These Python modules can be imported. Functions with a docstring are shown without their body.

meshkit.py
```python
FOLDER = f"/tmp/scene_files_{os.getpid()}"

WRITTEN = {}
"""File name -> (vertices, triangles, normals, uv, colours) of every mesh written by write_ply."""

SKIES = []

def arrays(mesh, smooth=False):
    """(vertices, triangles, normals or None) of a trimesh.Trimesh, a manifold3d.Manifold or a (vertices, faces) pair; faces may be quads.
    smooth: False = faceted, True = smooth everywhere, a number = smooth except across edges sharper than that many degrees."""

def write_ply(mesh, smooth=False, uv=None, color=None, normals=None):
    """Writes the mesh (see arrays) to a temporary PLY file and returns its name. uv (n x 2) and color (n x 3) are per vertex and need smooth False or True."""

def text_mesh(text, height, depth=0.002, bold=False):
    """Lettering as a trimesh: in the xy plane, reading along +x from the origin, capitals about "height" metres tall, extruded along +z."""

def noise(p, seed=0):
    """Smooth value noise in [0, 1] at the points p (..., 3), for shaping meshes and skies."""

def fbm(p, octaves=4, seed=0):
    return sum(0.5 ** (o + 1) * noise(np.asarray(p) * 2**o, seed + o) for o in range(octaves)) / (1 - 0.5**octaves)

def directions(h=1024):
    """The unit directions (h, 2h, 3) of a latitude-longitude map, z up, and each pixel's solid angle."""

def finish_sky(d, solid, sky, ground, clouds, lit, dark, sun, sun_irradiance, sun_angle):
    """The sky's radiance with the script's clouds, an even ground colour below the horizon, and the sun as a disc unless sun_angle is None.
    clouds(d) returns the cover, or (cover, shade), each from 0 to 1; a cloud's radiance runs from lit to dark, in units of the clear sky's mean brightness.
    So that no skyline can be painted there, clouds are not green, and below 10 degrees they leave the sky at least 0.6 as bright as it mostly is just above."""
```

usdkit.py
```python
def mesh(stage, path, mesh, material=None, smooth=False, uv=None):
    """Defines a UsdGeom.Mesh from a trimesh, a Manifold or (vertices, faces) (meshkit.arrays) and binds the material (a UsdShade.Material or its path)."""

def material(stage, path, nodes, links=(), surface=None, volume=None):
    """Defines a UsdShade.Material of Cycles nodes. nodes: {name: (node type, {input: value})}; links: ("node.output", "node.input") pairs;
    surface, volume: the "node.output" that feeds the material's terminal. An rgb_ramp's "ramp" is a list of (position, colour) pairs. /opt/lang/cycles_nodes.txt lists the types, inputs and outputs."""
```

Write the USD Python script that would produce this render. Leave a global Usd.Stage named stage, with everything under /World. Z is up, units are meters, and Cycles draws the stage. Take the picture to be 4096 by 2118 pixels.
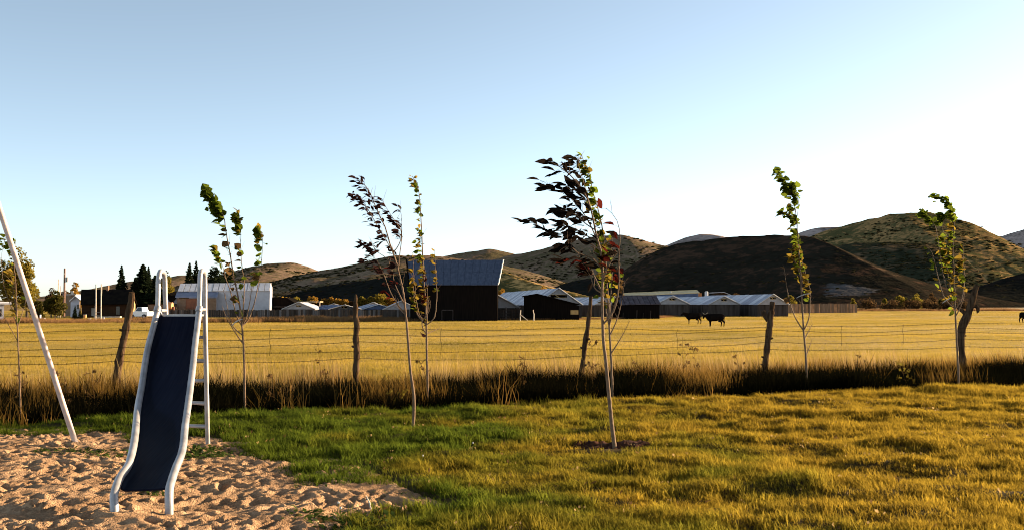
import math, random
import numpy as np
import trimesh, manifold3d
import usdkit, meshkit
from scipy.spatial.transform import Rotation
from shapely.geometry import Polygon, Point
from shapely import contains_xy
from pxr import Usd, UsdGeom, UsdLux, UsdShade, Gf, Sdf, Vt

# ------------------------------------------------------------------ stage, camera, sky, sun
stage = Usd.Stage.CreateInMemory()
UsdGeom.SetStageUpAxis(stage, UsdGeom.Tokens.z)
UsdGeom.SetStageMetersPerUnit(stage, 1.0)
UsdGeom.Xform.Define(stage, '/World')
FPX, HOR, CX, CY, EYE = 4000.0, 1212.0, 2048.0, 1059.0, 1.6
PITCH = math.atan((HOR - CY) / FPX)
cam = UsdGeom.Camera.Define(stage, '/World/camera')
cam.AddTranslateOp().Set(Gf.Vec3d(0, 0, EYE))
cam.AddRotateXOp().Set(90 + math.degrees(PITCH))
cam.CreateHorizontalApertureAttr(36.0); cam.CreateVerticalApertureAttr(36.0 * 529 / 1024)
cam.CreateFocalLengthAttr(36.0 * FPX / 4096)
cam.CreateClippingRangeAttr(Gf.Vec2f(0.1, 30000))
cam.CreateExposureAttr(2.22)
SUN_AZ, SUN_EL = math.radians(66), math.radians(12.5)      # to the right of the view and low, ahead of the camera
SUN = np.array([math.sin(SUN_AZ) * math.cos(SUN_EL), math.cos(SUN_AZ) * math.cos(SUN_EL), math.sin(SUN_EL)])
sun = UsdLux.DistantLight.Define(stage, '/World/sun')
sun.CreateIntensityAttr(1.25); sun.CreateAngleAttr(0.55); sun.CreateNormalizeAttr(True)
sun.CreateColorAttr(Gf.Vec3f(1.0, 0.78, 0.51))
_z = SUN; _x = np.cross([0, 0, 1], _z); _x /= np.linalg.norm(_x); _y = np.cross(_z, _x)
sun.AddTransformOp().Set(Gf.Matrix4d(*_x, 0, *_y, 0, *_z, 0, 0, 0, 0, 1))
dome = UsdLux.DomeLight.Define(stage, '/World/sky')
dome.GetPrim().SetCustomDataByKey('kind', 'structure')
SKY_STRENGTH = 0.056
skymat = usdkit.material(stage, '/World/Looks/sky', {
    's': ('sky_texture', {'sky_type': 'single_scattering', 'sun_disc': False, 'sun_elevation': SUN_EL, 'sun_rotation': SUN_AZ,
                          'air_density': 0.7, 'aerosol_density': 2.2, 'ozone_density': 0.7, 'altitude': 1800.0}),
    'h': ('hsv', {'saturation': 0.74, 'hue': 0.484}),
    'b': ('background_shader', {'strength': SKY_STRENGTH})}, [('s.color', 'h.color'), ('h.color', 'b.color')], surface='b.background')
UsdShade.MaterialBindingAPI.Apply(dome.GetPrim()).Bind(skymat)

# ------------------------------------------------------------------ helpers
rnd = random.Random(7)
rng = np.random.default_rng(7)
PI = math.pi
A = np.array

def ray(px, py):
    a, b = (px - CX) / FPX, (CY - py) / FPX
    return A([a, math.cos(PITCH) - b * math.sin(PITCH), math.sin(PITCH) + b * math.cos(PITCH)])
def at(px, py, d):
    r = ray(px, py); return r * (d / r[1]) + A([0, 0, EYE])
def gnd(px, py, z=0.0):
    r = ray(px, py); return r * ((z - EYE) / r[2]) + A([0, 0, EYE])

used = {}
def path_for(name, parent=None):
    base = (str(parent.GetPath()) if parent is not None else '/World') + '/'
    k = used.get(base + name, -1) + 1
    used[base + name] = k
    return base + (name if k == 0 else f'{name}_{k:03d}')
def tag(p, label=None, cat=None, group=None, kind=None):
    p = p.GetPrim() if hasattr(p, 'GetPrim') else p
    for k, v in (('label', label), ('category', cat), ('group', group), ('kind', kind)):
        if v: p.SetCustomDataByKey(k, v)
    return p
def thing(name, label, cat, loc=(0, 0, 0), rz=0.0, group=None):
    x = UsdGeom.Xform.Define(stage, path_for(name))
    x.AddTranslateOp().Set(Gf.Vec3d(*map(float, loc)))
    if rz: x.AddRotateZOp().Set(math.degrees(rz))
    return tag(x, label, cat, group)
def copy_of(src, label, loc, rz=0.0, scale=None, group=None):
    name = src.GetName().rsplit('_', 1)[0] if src.GetName()[-3:].isdigit() else src.GetName()
    was = src.GetCustomData()
    x = UsdGeom.Xform.Define(stage, path_for(name))
    x.GetPrim().GetReferences().AddInternalReference(src.GetPath())
    x.ClearXformOpOrder()
    x.GetTranslateOp() if False else None
    for op in ('xformOp:translate', 'xformOp:rotateZ', 'xformOp:scale'):
        pass
    m = Gf.Matrix4d(1).SetScale(Gf.Vec3d(*(scale or (1, 1, 1)))) * Gf.Matrix4d(1).SetRotate(Gf.Rotation(Gf.Vec3d(0, 0, 1), math.degrees(rz))) * Gf.Matrix4d(1).SetTranslate(Gf.Vec3d(*map(float, loc)))
    x.AddTransformOp().Set(m)
    x.GetPrim().SetInstanceable(True)
    return tag(x, label, was.get('category'), group or was.get('group'))

class MB:
    """collects shapes for ONE mesh"""
    def __init__(s): s.v, s.f, s.n = [], [], 0
    def add(s, v, f):
        v = np.asarray(v, float).reshape(-1, 3); f = np.asarray(f, int)
        if f.shape[1] == 4: f = np.vstack([f[:, [0, 1, 2]], f[:, [0, 2, 3]]])
        s.v.append(v); s.f.append(f + s.n); s.n += len(v); return s
    def tm(s, t): return s.add(t.vertices, t.faces)
    def box(s, c, size, rz=0.0, tilt=None):
        b = trimesh.creation.box(size)
        if tilt is not None: b.apply_transform(tilt)
        if rz: b.apply_transform(trimesh.transformations.rotation_matrix(rz, [0, 0, 1]))
        b.apply_translation(c); return s.tm(b)
    def quad(s, a, b, c, d): return s.add([a, b, c, d], [[0, 1, 2, 3]])
    def slab(s, a, b, c, d, t):
        """a quad with thickness t along its normal"""
        q = A([a, b, c, d], float); n = np.cross(q[1] - q[0], q[3] - q[0]); n = n / np.linalg.norm(n) * t
        v = np.vstack([q, q - n])
        return s.add(v, [[0, 1, 2, 3], [7, 6, 5, 4], [0, 4, 5, 1], [1, 5, 6, 2], [2, 6, 7, 3], [3, 7, 4, 0]])
    def tube(s, pts, r, k=8, cap=True):
        p = np.asarray(pts, float); n = len(p); r = np.broadcast_to(np.asarray(r, float), (n,))
        t = np.gradient(p, axis=0); t /= np.linalg.norm(t, axis=1)[:, None] + 1e-12
        up = A([0, 0, 1.0]) if abs(t[0][2]) < 0.9 else A([0, 1.0, 0])
        x = np.cross(up, t[0]); x /= np.linalg.norm(x); rings = []
        for i in range(n):
            x = x - t[i] * (x @ t[i]); x /= np.linalg.norm(x); y = np.cross(t[i], x)
            a = np.arange(k) * 2 * PI / k
            rings.append(p[i] + r[i] * (np.cos(a)[:, None] * x + np.sin(a)[:, None] * y))
        v = np.vstack(rings); f = []
        for i in range(n - 1):
            for j in range(k):
                f.append([i * k + j, i * k + (j + 1) % k, (i + 1) * k + (j + 1) % k, (i + 1) * k + j])
        s.add(v, f)
        if cap:
            s.add(np.vstack([rings[0], p[:1]]), [[(j + 1) % k, j, k] for j in range(k)])
            s.add(np.vstack([rings[-1], p[-1:]]), [[j, (j + 1) % k, k] for j in range(k)])
        return s
    def out(s): return np.vstack(s.v), np.vstack(s.f)
    def build(s, name, m, parent=None, smooth=False, label=None, kind=None):
        p = usdkit.mesh(stage, path_for(name, parent), s.out(), m, smooth=smooth)
        tag(p, label, kind=kind); return p.GetPrim()
def spline(pts, n):
    p = np.asarray(pts, float)
    if len(p) < 3: 
        t = np.linspace(0, 1, n)[:, None]; return p[0] * (1 - t) + p[-1] * t
    from scipy.interpolate import PchipInterpolator
    s = np.r_[0, np.cumsum(np.linalg.norm(np.diff(p, axis=0), axis=1))]
    return PchipInterpolator(s, p)(np.linspace(0, s[-1], n))

# ------------------------------------------------------------------ materials
L = '/World/Looks/'
def mat(name, c1, c2=None, scale=3.0, rough=0.7, metal=0.0, bump=0.0, bscale=None, spec=0.3, stretch=(1, 1, 1), coat=0.0, ramp=(0.35, 0.65)):
    c2 = c2 or tuple(x * 0.75 for x in c1)
    nodes = {'g': ('texture_coordinate', {}), 'm': ('mapping', {'scale': stretch}),
             'n': ('noise_texture', {'scale': scale, 'detail': 5.0, 'roughness': 0.6}),
             'r': ('rgb_ramp', {'ramp': [(ramp[0], c1), (ramp[1], c2)]}),
             'p': ('principled_bsdf', {'roughness': rough, 'metallic': metal, 'specular_ior_level': spec, 'coat_weight': coat})}
    links = [('g.object', 'm.vector'), ('m.vector', 'n.vector'), ('n.fac', 'r.fac'), ('r.color', 'p.base_color')]
    if bump:
        nodes['bn'] = ('noise_texture', {'scale': bscale or scale * 3, 'detail': 4.0})
        nodes['b'] = ('bump', {'strength': bump, 'distance': 0.02})
        links += [('m.vector', 'bn.vector'), ('bn.fac', 'b.height'), ('b.normal', 'p.normal')]
    return usdkit.material(stage, L + name, nodes, links, surface='p.BSDF')
def leafy(name, cols, scale=0.6, trans=0.45, tint=1.5, island=0.5, rough=0.6, spec=0.0):
    """thin leaves and blades: diffuse front, light passing through; colour varies from place to place and from leaf to leaf"""
    n = len(cols); ramp = [(0.25 + 0.5 * i / max(n - 1, 1), c) for i, c in enumerate(cols)]
    tr = [(p, tuple(min(1, x * tint) for x in c)) for p, c in ramp]
    nodes = {'g': ('geometry', {}), 'n': ('noise_texture', {'scale': scale, 'detail': 4.0, 'roughness': 0.6}),
             'mx': ('mix_float', {'fac': island}), 'sc': ('map_range', {'from_min': 0.0, 'from_max': 1.0, 'to_min': 0.2, 'to_max': 0.8}),
             'r': ('rgb_ramp', {'ramp': ramp}), 'rt': ('rgb_ramp', {'ramp': tr}),
             'd': ('principled_bsdf', {'roughness': rough, 'specular_ior_level': spec}), 't': ('translucent_bsdf', {}), 'mc': ('mix_closure', {'fac': trans})}
    links = [('g.position', 'n.vector'), ('n.fac', 'mx.a'), ('g.random_per_island', 'sc.value'), ('sc.result', 'mx.b'), ('mx.result', 'r.fac'), ('mx.result', 'rt.fac'),
             ('r.color', 'd.base_color'), ('rt.color', 't.color'), ('d.BSDF', 'mc.closure1'), ('t.BSDF', 'mc.closure2')]
    return usdkit.material(stage, L + name, nodes, links, surface='mc.closure')
def xblend(name, left, right, x0, x1, scale=0.5, trans=0.45, tint=1.5, island=0.35):
    """blades whose colour runs from one kind of sward (left) to another (right), broken up by noise"""
    rl = [(0.25 + 0.5 * i / (len(left) - 1), c) for i, c in enumerate(left)]
    rr = [(0.25 + 0.5 * i / (len(right) - 1), c) for i, c in enumerate(right)]
    nodes = {'g': ('geometry', {}), 'n': ('noise_texture', {'scale': 3.2, 'detail': 5.0, 'roughness': 0.7}), 'n2': ('noise_texture', {'scale': scale, 'detail': 3.0}),
             'x': ('separate_xyz', {}), 'xm': ('map_range', {'from_min': x0, 'from_max': x1, 'to_min': -0.25, 'to_max': 1.0}),
             'nm': ('map_range', {'from_min': 0.3, 'from_max': 0.7, 'to_min': -0.45, 'to_max': 0.6}),
             'ad': ('math', {'math_type': 'add', 'use_clamp': True}),
             'mx': ('mix_float', {'fac': island}), 'sc': ('map_range', {'from_min': 0.0, 'from_max': 1.0, 'to_min': 0.15, 'to_max': 0.85}),
             'rl': ('rgb_ramp', {'ramp': rl}), 'rr': ('rgb_ramp', {'ramp': rr}), 'c': ('mix_color', {}), 'ct': ('mix_color', {'blend_type': 'multiply', 'fac': 1.0, 'b': (tint, tint, tint), 'use_clamp_result': True}),
             'd': ('diffuse_bsdf', {}), 't': ('translucent_bsdf', {}), 'mc': ('mix_closure', {'fac': trans})}
    links = [('g.position', 'n.vector'), ('g.position', 'n2.vector'), ('g.position', 'x.vector'), ('x.x', 'xm.value'), ('n2.fac', 'nm.value'), ('xm.result', 'ad.value1'), ('nm.result', 'ad.value2'),
             ('n.fac', 'mx.a'), ('g.random_per_island', 'sc.value'), ('sc.result', 'mx.b'), ('mx.result', 'rl.fac'), ('mx.result', 'rr.fac'),
             ('rl.color', 'c.a'), ('rr.color', 'c.b'), ('ad.value', 'c.fac'), ('c.result', 'ct.a'), ('c.result', 'd.color'), ('ct.result', 't.color'), ('d.BSDF', 'mc.closure1'), ('t.BSDF', 'mc.closure2')]
    return usdkit.material(stage, L + name, nodes, links, surface='mc.closure')

M = {}
M['lawn_grass'] = xblend('lawn_grass', [(.032, .046, .006), (.15, .18, .016), (.56, .50, .10)], [(.12, .078, .010), (.45, .30, .032), (.82, .58, .14)], -2.2, 3.0, scale=.7, island=.6, trans=.5)
M['tall_grass'] = leafy('tall_grass', [(.09, .050, .012), (.24, .135, .03), (.42, .26, .075)], 0.9, 0.45, 1.4, 0.5)
M['pale_stalk'] = leafy('pale_stalk', [(.20, .13, .05), (.38, .26, .12), (.55, .40, .22)], 0.9, 0.4, 1.3, 0.6)
M['ditch_weed'] = leafy('ditch_weed', [(.003, .0035, .0015), (.007, .0055, .0025), (.022, .011, .004)], 0.9, 0.2, 1.2, 0.5)  # near-black holds the shade at the foot of the tall grass
M['pasture_grass'] = leafy('pasture_grass', [(.10, .082, .017), (.27, .185, .035), (.45, .31, .08)], 0.10, 0.45, 1.4, 0.3)
M['verge_grass'] = leafy('verge_grass', [(.12, .062, .025), (.26, .145, .065), (.38, .23, .11)], 0.15, 0.35, 1.3, 0.5)
M['weed_green'] = leafy('weed_green', [(.035, .055, .012), (.07, .09, .02), (.12, .12, .03)], 3, 0.35, 1.5, 0.5)
M['dry_weed'] = leafy('dry_weed', [(.07, .04, .015), (.16, .09, .035), (.26, .16, .06)], 2, 0.25, 1.3, 0.5)
M['soil'] = mat('soil', (.030, .022, .008), (.06, .040, .014), 3.0, .95, bump=.6, bscale=14, spec=.05)
M['mulch'] = mat('mulch', (.016, .006, .004), (.06, .022, .010), 14.0, .95, bump=.5, bscale=30, spec=.05)
M['bark'] = mat('sapling_bark', (.17, .105, .06), (.09, .052, .03), 14, .8, bump=.3, bscale=40, spec=.15)
M['post'] = mat('weathered_post', (.085, .052, .03), (.022, .013, .008), 5, .95, bump=.9, bscale=16, spec=0.0, stretch=(4, 4, .6))
M['wire'] = mat('rusty_wire', (.03, .016, .009), (.018, .010, .006), 20, .8, spec=.05)
M['far_wood'] = mat('tree_bark', (.07, .05, .035), None, 3, .95, spec=.1)
M['galv'] = mat('slide_tube', (.34, .32, .32), (.22, .205, .20), 6, .40, metal=.35, spec=.4, bump=.05, bscale=60)
M['pole_paint'] = mat('worn_pole', (.46, .36, .31), (.34, .25, .21), 7, .5, metal=.1, spec=.4, bump=.1, bscale=50)
M['bed'] = mat('navy_slide_bed', (.003, .004, .010), (.006, .0075, .015), 3.5, .5, metal=0.0, spec=.035, stretch=(14, .6, .6), bump=.15, bscale=8)
M['bed_edge'] = mat('slide_bed_edge', (.35, .34, .34), None, 9, .4, metal=.5)
M['barn_wood'] = mat('dark_barn_wood', (.004, .0032, .003), (.008, .006, .005), 1.2, .95, spec=0.0, stretch=(6, 6, .5), bump=.3)
M['barn_roof'] = mat('blue_grey_roof', (.050, .060, .088), (.032, .040, .062), 1.6, .8, spec=.05, stretch=(2, 1, 1))
M['trim'] = mat('pale_trim', (.45, .42, .40), None, 2, .6)
M['pale_roof'] = mat('pale_shed_roof', (.38, .38, .42), (.28, .275, .305), .5, .7, spec=.1, stretch=(3, .3, 1))
M['pale_gable'] = mat('pale_gable_board', (.27, .255, .26), (.21, .195, .19), .9, .8, spec=.05)
M['slate_roof'] = mat('grey_shingle_roof', (.085, .075, .085), (.05, .042, .048), 1.5, .9, bump=.4, spec=0.0)
M['blue_roof'] = mat('blue_sheet_roof', (.085, .11, .18), (.05, .06, .10), .6, .8, spec=.05)
M['yellow_roof'] = mat('weathered_yellow_roof', (.48, .36, .20), None, 1, .8)
M['fence_board'] = mat('grey_fence_board', (.060, .047, .040), (.025, .019, .015), .7, .9, spec=0.0, stretch=(2.5, 2.5, .3), bump=.3)
M['fence_board_pale'] = mat('pale_fence_board', (.12, .105, .10), (.06, .05, .045), .7, .9, spec=0.0, stretch=(2.5, 2.5, .3), bump=.3)
M['white_wall'] = mat('white_metal_siding', (.46, .45, .49), (.38, .37, .40), 1.2, .7, spec=.1)
M['white_roof'] = mat('white_sheet_roof', (.68, .63, .62), (.56, .52, .51), .8, .6, spec=.1)
M['tan_block'] = mat('tan_block_wall', (.22, .15, .10), (.15, .095, .06), 1.6, .9, bump=.3, spec=0.0)
M['rust_door'] = mat('rusty_door', (.20, .075, .035), (.12, .045, .025), 1.2, .8)
M['dark_roof'] = mat('dark_shingle', (.005, .004, .004), (.010, .008, .006), 1.2, .95, spec=0.0, bump=.4)
M['brown_wall'] = mat('brown_log_wall', (.035, .019, .011), (.02, .011, .007), .9, .9, spec=0.0, stretch=(.5, .5, 5))
M['lit_board'] = mat('ochre_boards', (.42, .28, .11), (.30, .19, .08), 2, .8)
M['brick_red'] = mat('chimney_brick', (.30, .16, .09), (.20, .10, .06), 4, .9, bump=.4)
M['grey_door'] = mat('grey_panel', (.22, .19, .16), None, 2, .8)
M['pale_pole'] = mat('pale_pole_wood', (.50, .42, .34), (.38, .30, .23), 3, .8)
M['util_pole'] = mat('utility_pole_wood', (.20, .11, .075), (.13, .07, .05), 2, .9)
M['grey_metal'] = mat('grey_metal', (.22, .22, .23), None, 3, .5, metal=.4)
M['truck_paint'] = mat('white_truck_paint', (.72, .70, .68), (.66, .64, .62), 1, .3, spec=.5, coat=.4)
M['glass_dark'] = mat('dark_window', (.012, .014, .018), None, 1, .12, spec=.6)
M['rubber'] = mat('tyre_rubber', (.018, .017, .016), None, 5, .85, spec=.1)
M['orange_tank'] = mat('orange_tank', (.55, .25, .08), (.42, .18, .06), 1.5, .5)
M['cow_black'] = mat('black_hide', (.0035, .003, .003), (.007, .005, .004), 2, .9, spec=0.0)
M['cow_brown'] = mat('brown_hide', (.24, .12, .05), (.07, .035, .02), .9, .8, spec=.1)
M['cow_grey'] = mat('pale_face', (.34, .28, .22), None, 4, .8)
M['horn'] = mat('horn', (.40, .33, .24), None, 6, .5)
M['white_tie'] = mat('white_tie', (.42, .38, .34), None, 6, .7)
M['conifer'] = leafy('conifer_needles', [(.008, .012, .006), (.016, .021, .009), (.034, .034, .012)], .6, .15, 1.3, .5)
M['tree_green'] = leafy('cottonwood_leaves', [(.08, .065, .012), (.18, .13, .02), (.33, .22, .04)], .3, .45, 1.5, .5)
M['tree_dark'] = leafy('dark_shrub_leaves', [(.022, .022, .006), (.07, .058, .011), (.17, .125, .02)], .4, .4, 1.5, .5)
M['tree_orange'] = leafy('orange_leaves', [(.16, .085, .015), (.30, .16, .025), (.42, .25, .05)], .4, .4, 1.4, .5)
M['tree_brown'] = leafy('brown_leaves', [(.04, .024, .012), (.09, .05, .02), (.17, .10, .04)], .4, .35, 1.3, .5)
M['far_scrub'] = leafy('scrub_leaves', [(.020, .019, .009), (.045, .038, .015), (.075, .052, .019), (.11, .058, .02)], .02, .3, 1.3, .5)
M['poplar_leaf'] = leafy('poplar_leaf', [(.04, .052, .005), (.085, .10, .008), (.16, .15, .012)], 3, .55, 2.6, .8)
M['poplar_yellow'] = leafy('yellow_poplar_leaf', [(.10, .066, .010), (.25, .155, .012), (.38, .23, .02)], 3, .52, 1.9, .8)
M['ash_leaf'] = leafy('maroon_leaf', [(.020, .009, .008), (.034, .014, .011), (.055, .022, .014)], 3, .3, 1.8, .8)
M['cherry_leaf'] = leafy('dark_cherry_leaf', [(.010, .007, .005), (.020, .010, .008), (.05, .014, .010)], 3, .3, 2.0, .8)
M['red_leaf'] = leafy('red_leaf', [(.04, .006, .004), (.075, .012, .006), (.10, .03, .008)], 3, .35, 1.8, .8)

# sand: mottled tone, grains darker where the fine relief dips
M['sand'] = usdkit.material(stage, L + 'sand', {
    'g': ('geometry', {}), 'n': ('noise_texture', {'scale': 2.2, 'detail': 6.0, 'roughness': .65}), 'f': ('noise_texture', {'scale': 70.0, 'detail': 4.0}),
    'r': ('rgb_ramp', {'ramp': [(.3, (.21, .122, .066)), (.5, (.30, .182, .104)), (.7, (.385, .245, .146))]}),
    'fr': ('map_range', {'from_min': .3, 'from_max': .7, 'to_min': .72, 'to_max': 1.15}), 'mu': ('mix_color', {'blend_type': 'multiply', 'fac': 1.0, 'use_clamp': False}),
    'cc': ('combine_xyz', {}), 'b': ('bump', {'strength': .8, 'distance': .03}), 'p': ('principled_bsdf', {'roughness': .95, 'specular_ior_level': .0})},
    [('g.position', 'n.vector'), ('g.position', 'f.vector'), ('n.fac', 'r.fac'), ('f.fac', 'fr.value'), ('fr.result', 'cc.x'), ('fr.result', 'cc.y'), ('fr.result', 'cc.z'), ('r.color', 'mu.a'), ('cc.vector', 'mu.b'),
     ('mu.result', 'p.base_color'), ('f.fac', 'b.height'), ('b.normal', 'p.normal')], surface='p.BSDF')
def field_mat(name, ramp, s1, s2, bump):
    return usdkit.material(stage, L + name, {
        'g': ('geometry', {}), 'm': ('mapping', {'scale': (.35, 1, 1)}), 'n': ('noise_texture', {'scale': s1, 'detail': 6.0, 'roughness': .62}), 'f': ('noise_texture', {'scale': s2, 'detail': 4.0}),
        'mx': ('mix_float', {'fac': .45}), 'r': ('rgb_ramp', {'ramp': ramp}), 'b': ('bump', {'strength': bump, 'distance': .1}), 'p': ('principled_bsdf', {'roughness': .95, 'specular_ior_level': .05})},
        [('g.position', 'm.vector'), ('m.vector', 'n.vector'), ('g.position', 'f.vector'), ('n.fac', 'mx.a'), ('f.fac', 'mx.b'), ('mx.result', 'r.fac'), ('r.color', 'p.base_color'), ('f.fac', 'b.height'), ('b.normal', 'p.normal')], surface='p.BSDF')
M['pasture'] = field_mat('pasture', [(.32, (.10, .075, .022)), (.5, (.28, .185, .040)), (.68, (.44, .30, .085))], .06, 2.5, .8)
M['plain'] = field_mat('plain', [(.32, (.09, .06, .02)), (.5, (.18, .11, .035)), (.68, (.28, .18, .06))], .012, .3, .6)
def hill_mat(name, grass, scrub, red, cover=.5, scree=None, s=.02, lit_crest=None):
    nodes = {'g': ('geometry', {}), 'm': ('mapping', {'scale': (.6, .6, 1.5)}), 'n': ('noise_texture', {'scale': s, 'detail': 8.0, 'roughness': .68}), 'n2': ('noise_texture', {'scale': s * .35, 'detail': 3.0}),
             'v': ('noise_texture', {'scale': s * 7, 'detail': 3.0, 'roughness': .6}),
             'gr': ('rgb_ramp', {'ramp': [(.35, grass), (.65, tuple(x * 1.35 for x in grass))]}), 'sr': ('rgb_ramp', {'ramp': [(.35, scrub), (.62, tuple(x * 1.9 for x in scrub)), (.75, red)]}),
             'ad': ('mix_float', {'fac': .45}), 'k': ('map_range', {'from_min': cover - .05, 'from_max': cover + .04, 'clamp': True}), 'c': ('mix_color', {}),
             'b': ('bump', {'strength': .55, 'distance': 3.0}), 'p': ('principled_bsdf', {'roughness': .95, 'specular_ior_level': 0.0})}
    links = [('g.position', 'm.vector'), ('m.vector', 'n.vector'), ('m.vector', 'n2.vector'), ('m.vector', 'v.vector'), ('n.fac', 'ad.a'), ('v.fac', 'ad.b'), ('ad.result', 'k.value'), ('n2.fac', 'gr.fac'), ('v.fac', 'sr.fac'),
             ('gr.color', 'c.a'), ('sr.color', 'c.b'), ('k.result', 'c.fac'), ('v.fac', 'b.height'), ('b.normal', 'p.normal')]
    last = 'c.result'
    if scree is not None:
        for i, (ctr, rad, amt) in enumerate(scree):
            nodes |= {f'd{i}': ('vector_math', {'math_type': 'distance', 'vector2': tuple(ctr)}), f'e{i}': ('map_range', {'from_min': rad, 'from_max': rad * .3, 'to_min': -.35, 'to_max': .35, 'clamp': True}),
                      f'a{i}': ('math', {'math_type': 'add'}), f'q{i}': ('map_range', {'from_min': .5, 'from_max': .62, 'to_max': amt, 'clamp': True}), f'y{i}': ('mix_color', {'b': (.095, .088, .088)})}
            links += [('g.position', f'd{i}.vector1'), (f'd{i}.value', f'e{i}.value'), (f'e{i}.result', f'a{i}.value1'), ('v.fac', f'a{i}.value2'), (f'a{i}.value', f'q{i}.value'), (f'q{i}.result', f'y{i}.fac'), (last, f'y{i}.a')]
            last = f'y{i}.result'
    if lit_crest is not None:      # sunlit crest strip painted in as tan on slopes facing right
        nodes |= {'sx': ('separate_xyz', {}), 'am': ('map_range', {'from_min': .12, 'from_max': .30, 'clamp': True}), 'ay': ('mix_color', {'b': lit_crest}), 'uv': ('attribute', {}), 'sv': ('separate_xyz', {}), 'vm': ('map_range', {'from_min': .89, 'from_max': .97, 'clamp': True}), 'mm': ('math', {'math_type': 'multiply'}), 'ik': ('math', {'math_type': 'subtract', 'value1': 1.15, 'use_clamp': True}), 'm3': ('math', {'math_type': 'multiply'})}
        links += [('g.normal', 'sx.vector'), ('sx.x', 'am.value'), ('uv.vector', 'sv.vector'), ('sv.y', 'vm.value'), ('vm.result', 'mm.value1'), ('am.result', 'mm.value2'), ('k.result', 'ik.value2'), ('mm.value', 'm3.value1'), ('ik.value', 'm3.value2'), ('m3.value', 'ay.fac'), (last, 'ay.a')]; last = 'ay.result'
    links.append((last, 'p.base_color'))
    mm_ = usdkit.material(stage, L + name, nodes, links, surface='p.BSDF')
    if lit_crest is not None: UsdShade.Shader.Get(stage, L + name + '/uv').CreateInput('attribute', Sdf.ValueTypeNames.String).Set('st')
    return mm_

# ------------------------------------------------------------------ terrain: ground, pasture, lawn with its ditch, sand
FIELD = -0.70
def edge_e(x, y): return (y - (15.9 + 0.36 * x)) / math.sqrt(1 + .36 ** 2) + 0.35 * (meshkit.noise(np.stack([x * .5, y * .5, 0 * x], -1), 5) - .5)
def smooth(t): t = np.clip(t, 0, 1); return t * t * (3 - 2 * t)
SAND_PX = [(-900, 1722), (0, 1716), (300, 1722), (520, 1738), (760, 1752), (1000, 1778), (1200, 1828), (1400, 1898), (1490, 1955), (1640, 2015), (1620, 2035), (1420, 2035), (1300, 2040), (1215, 2062), (1140, 2118), (1050, 2300), (-900, 2700)]
SAND_XY = A([gnd(*p)[:2] for p in SAND_PX])
sand_poly = Polygon(SAND_XY).buffer(0)
from shapely import distance as sh_dist, points as sh_points
def sand_sd(x, y):
    """distance to the sand's edge, positive inside"""
    p = sh_points(np.stack([x, y], -1)); d = sh_dist(p, sand_poly.exterior)
    return np.where(contains_xy(sand_poly, x, y), d, -d)
def lawn_z(x, y):
    x, y = np.asarray(x, float), np.asarray(y, float)
    e = edge_e(x, y)
    prof = np.interp(e, [-40, -.7, 0, .7, 1.6, 3.2, 4.5, 8, 9], [0, 0, -.18, -.50, -.50, -.40, -.45, -.71, -.80])
    P = np.stack([x, y, 0 * x], -1)
    lump = .185 * (meshkit.fbm(P * [.8, 1.5, 1], 3, 11) - .5) + .06 * (meshkit.noise(P * [2.6, 3.8, 1], 23) - .5)
    crest = .06 * np.exp(-((e + 1.1) / .7) ** 2)
    sp_ = smooth((-sand_sd(x, y) - .1) / 1.0); lump = lump * sp_ + .02 * (1 - sp_)
    fade = smooth((9.0 - e) / 3)
    return prof + lump * fade + crest
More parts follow.
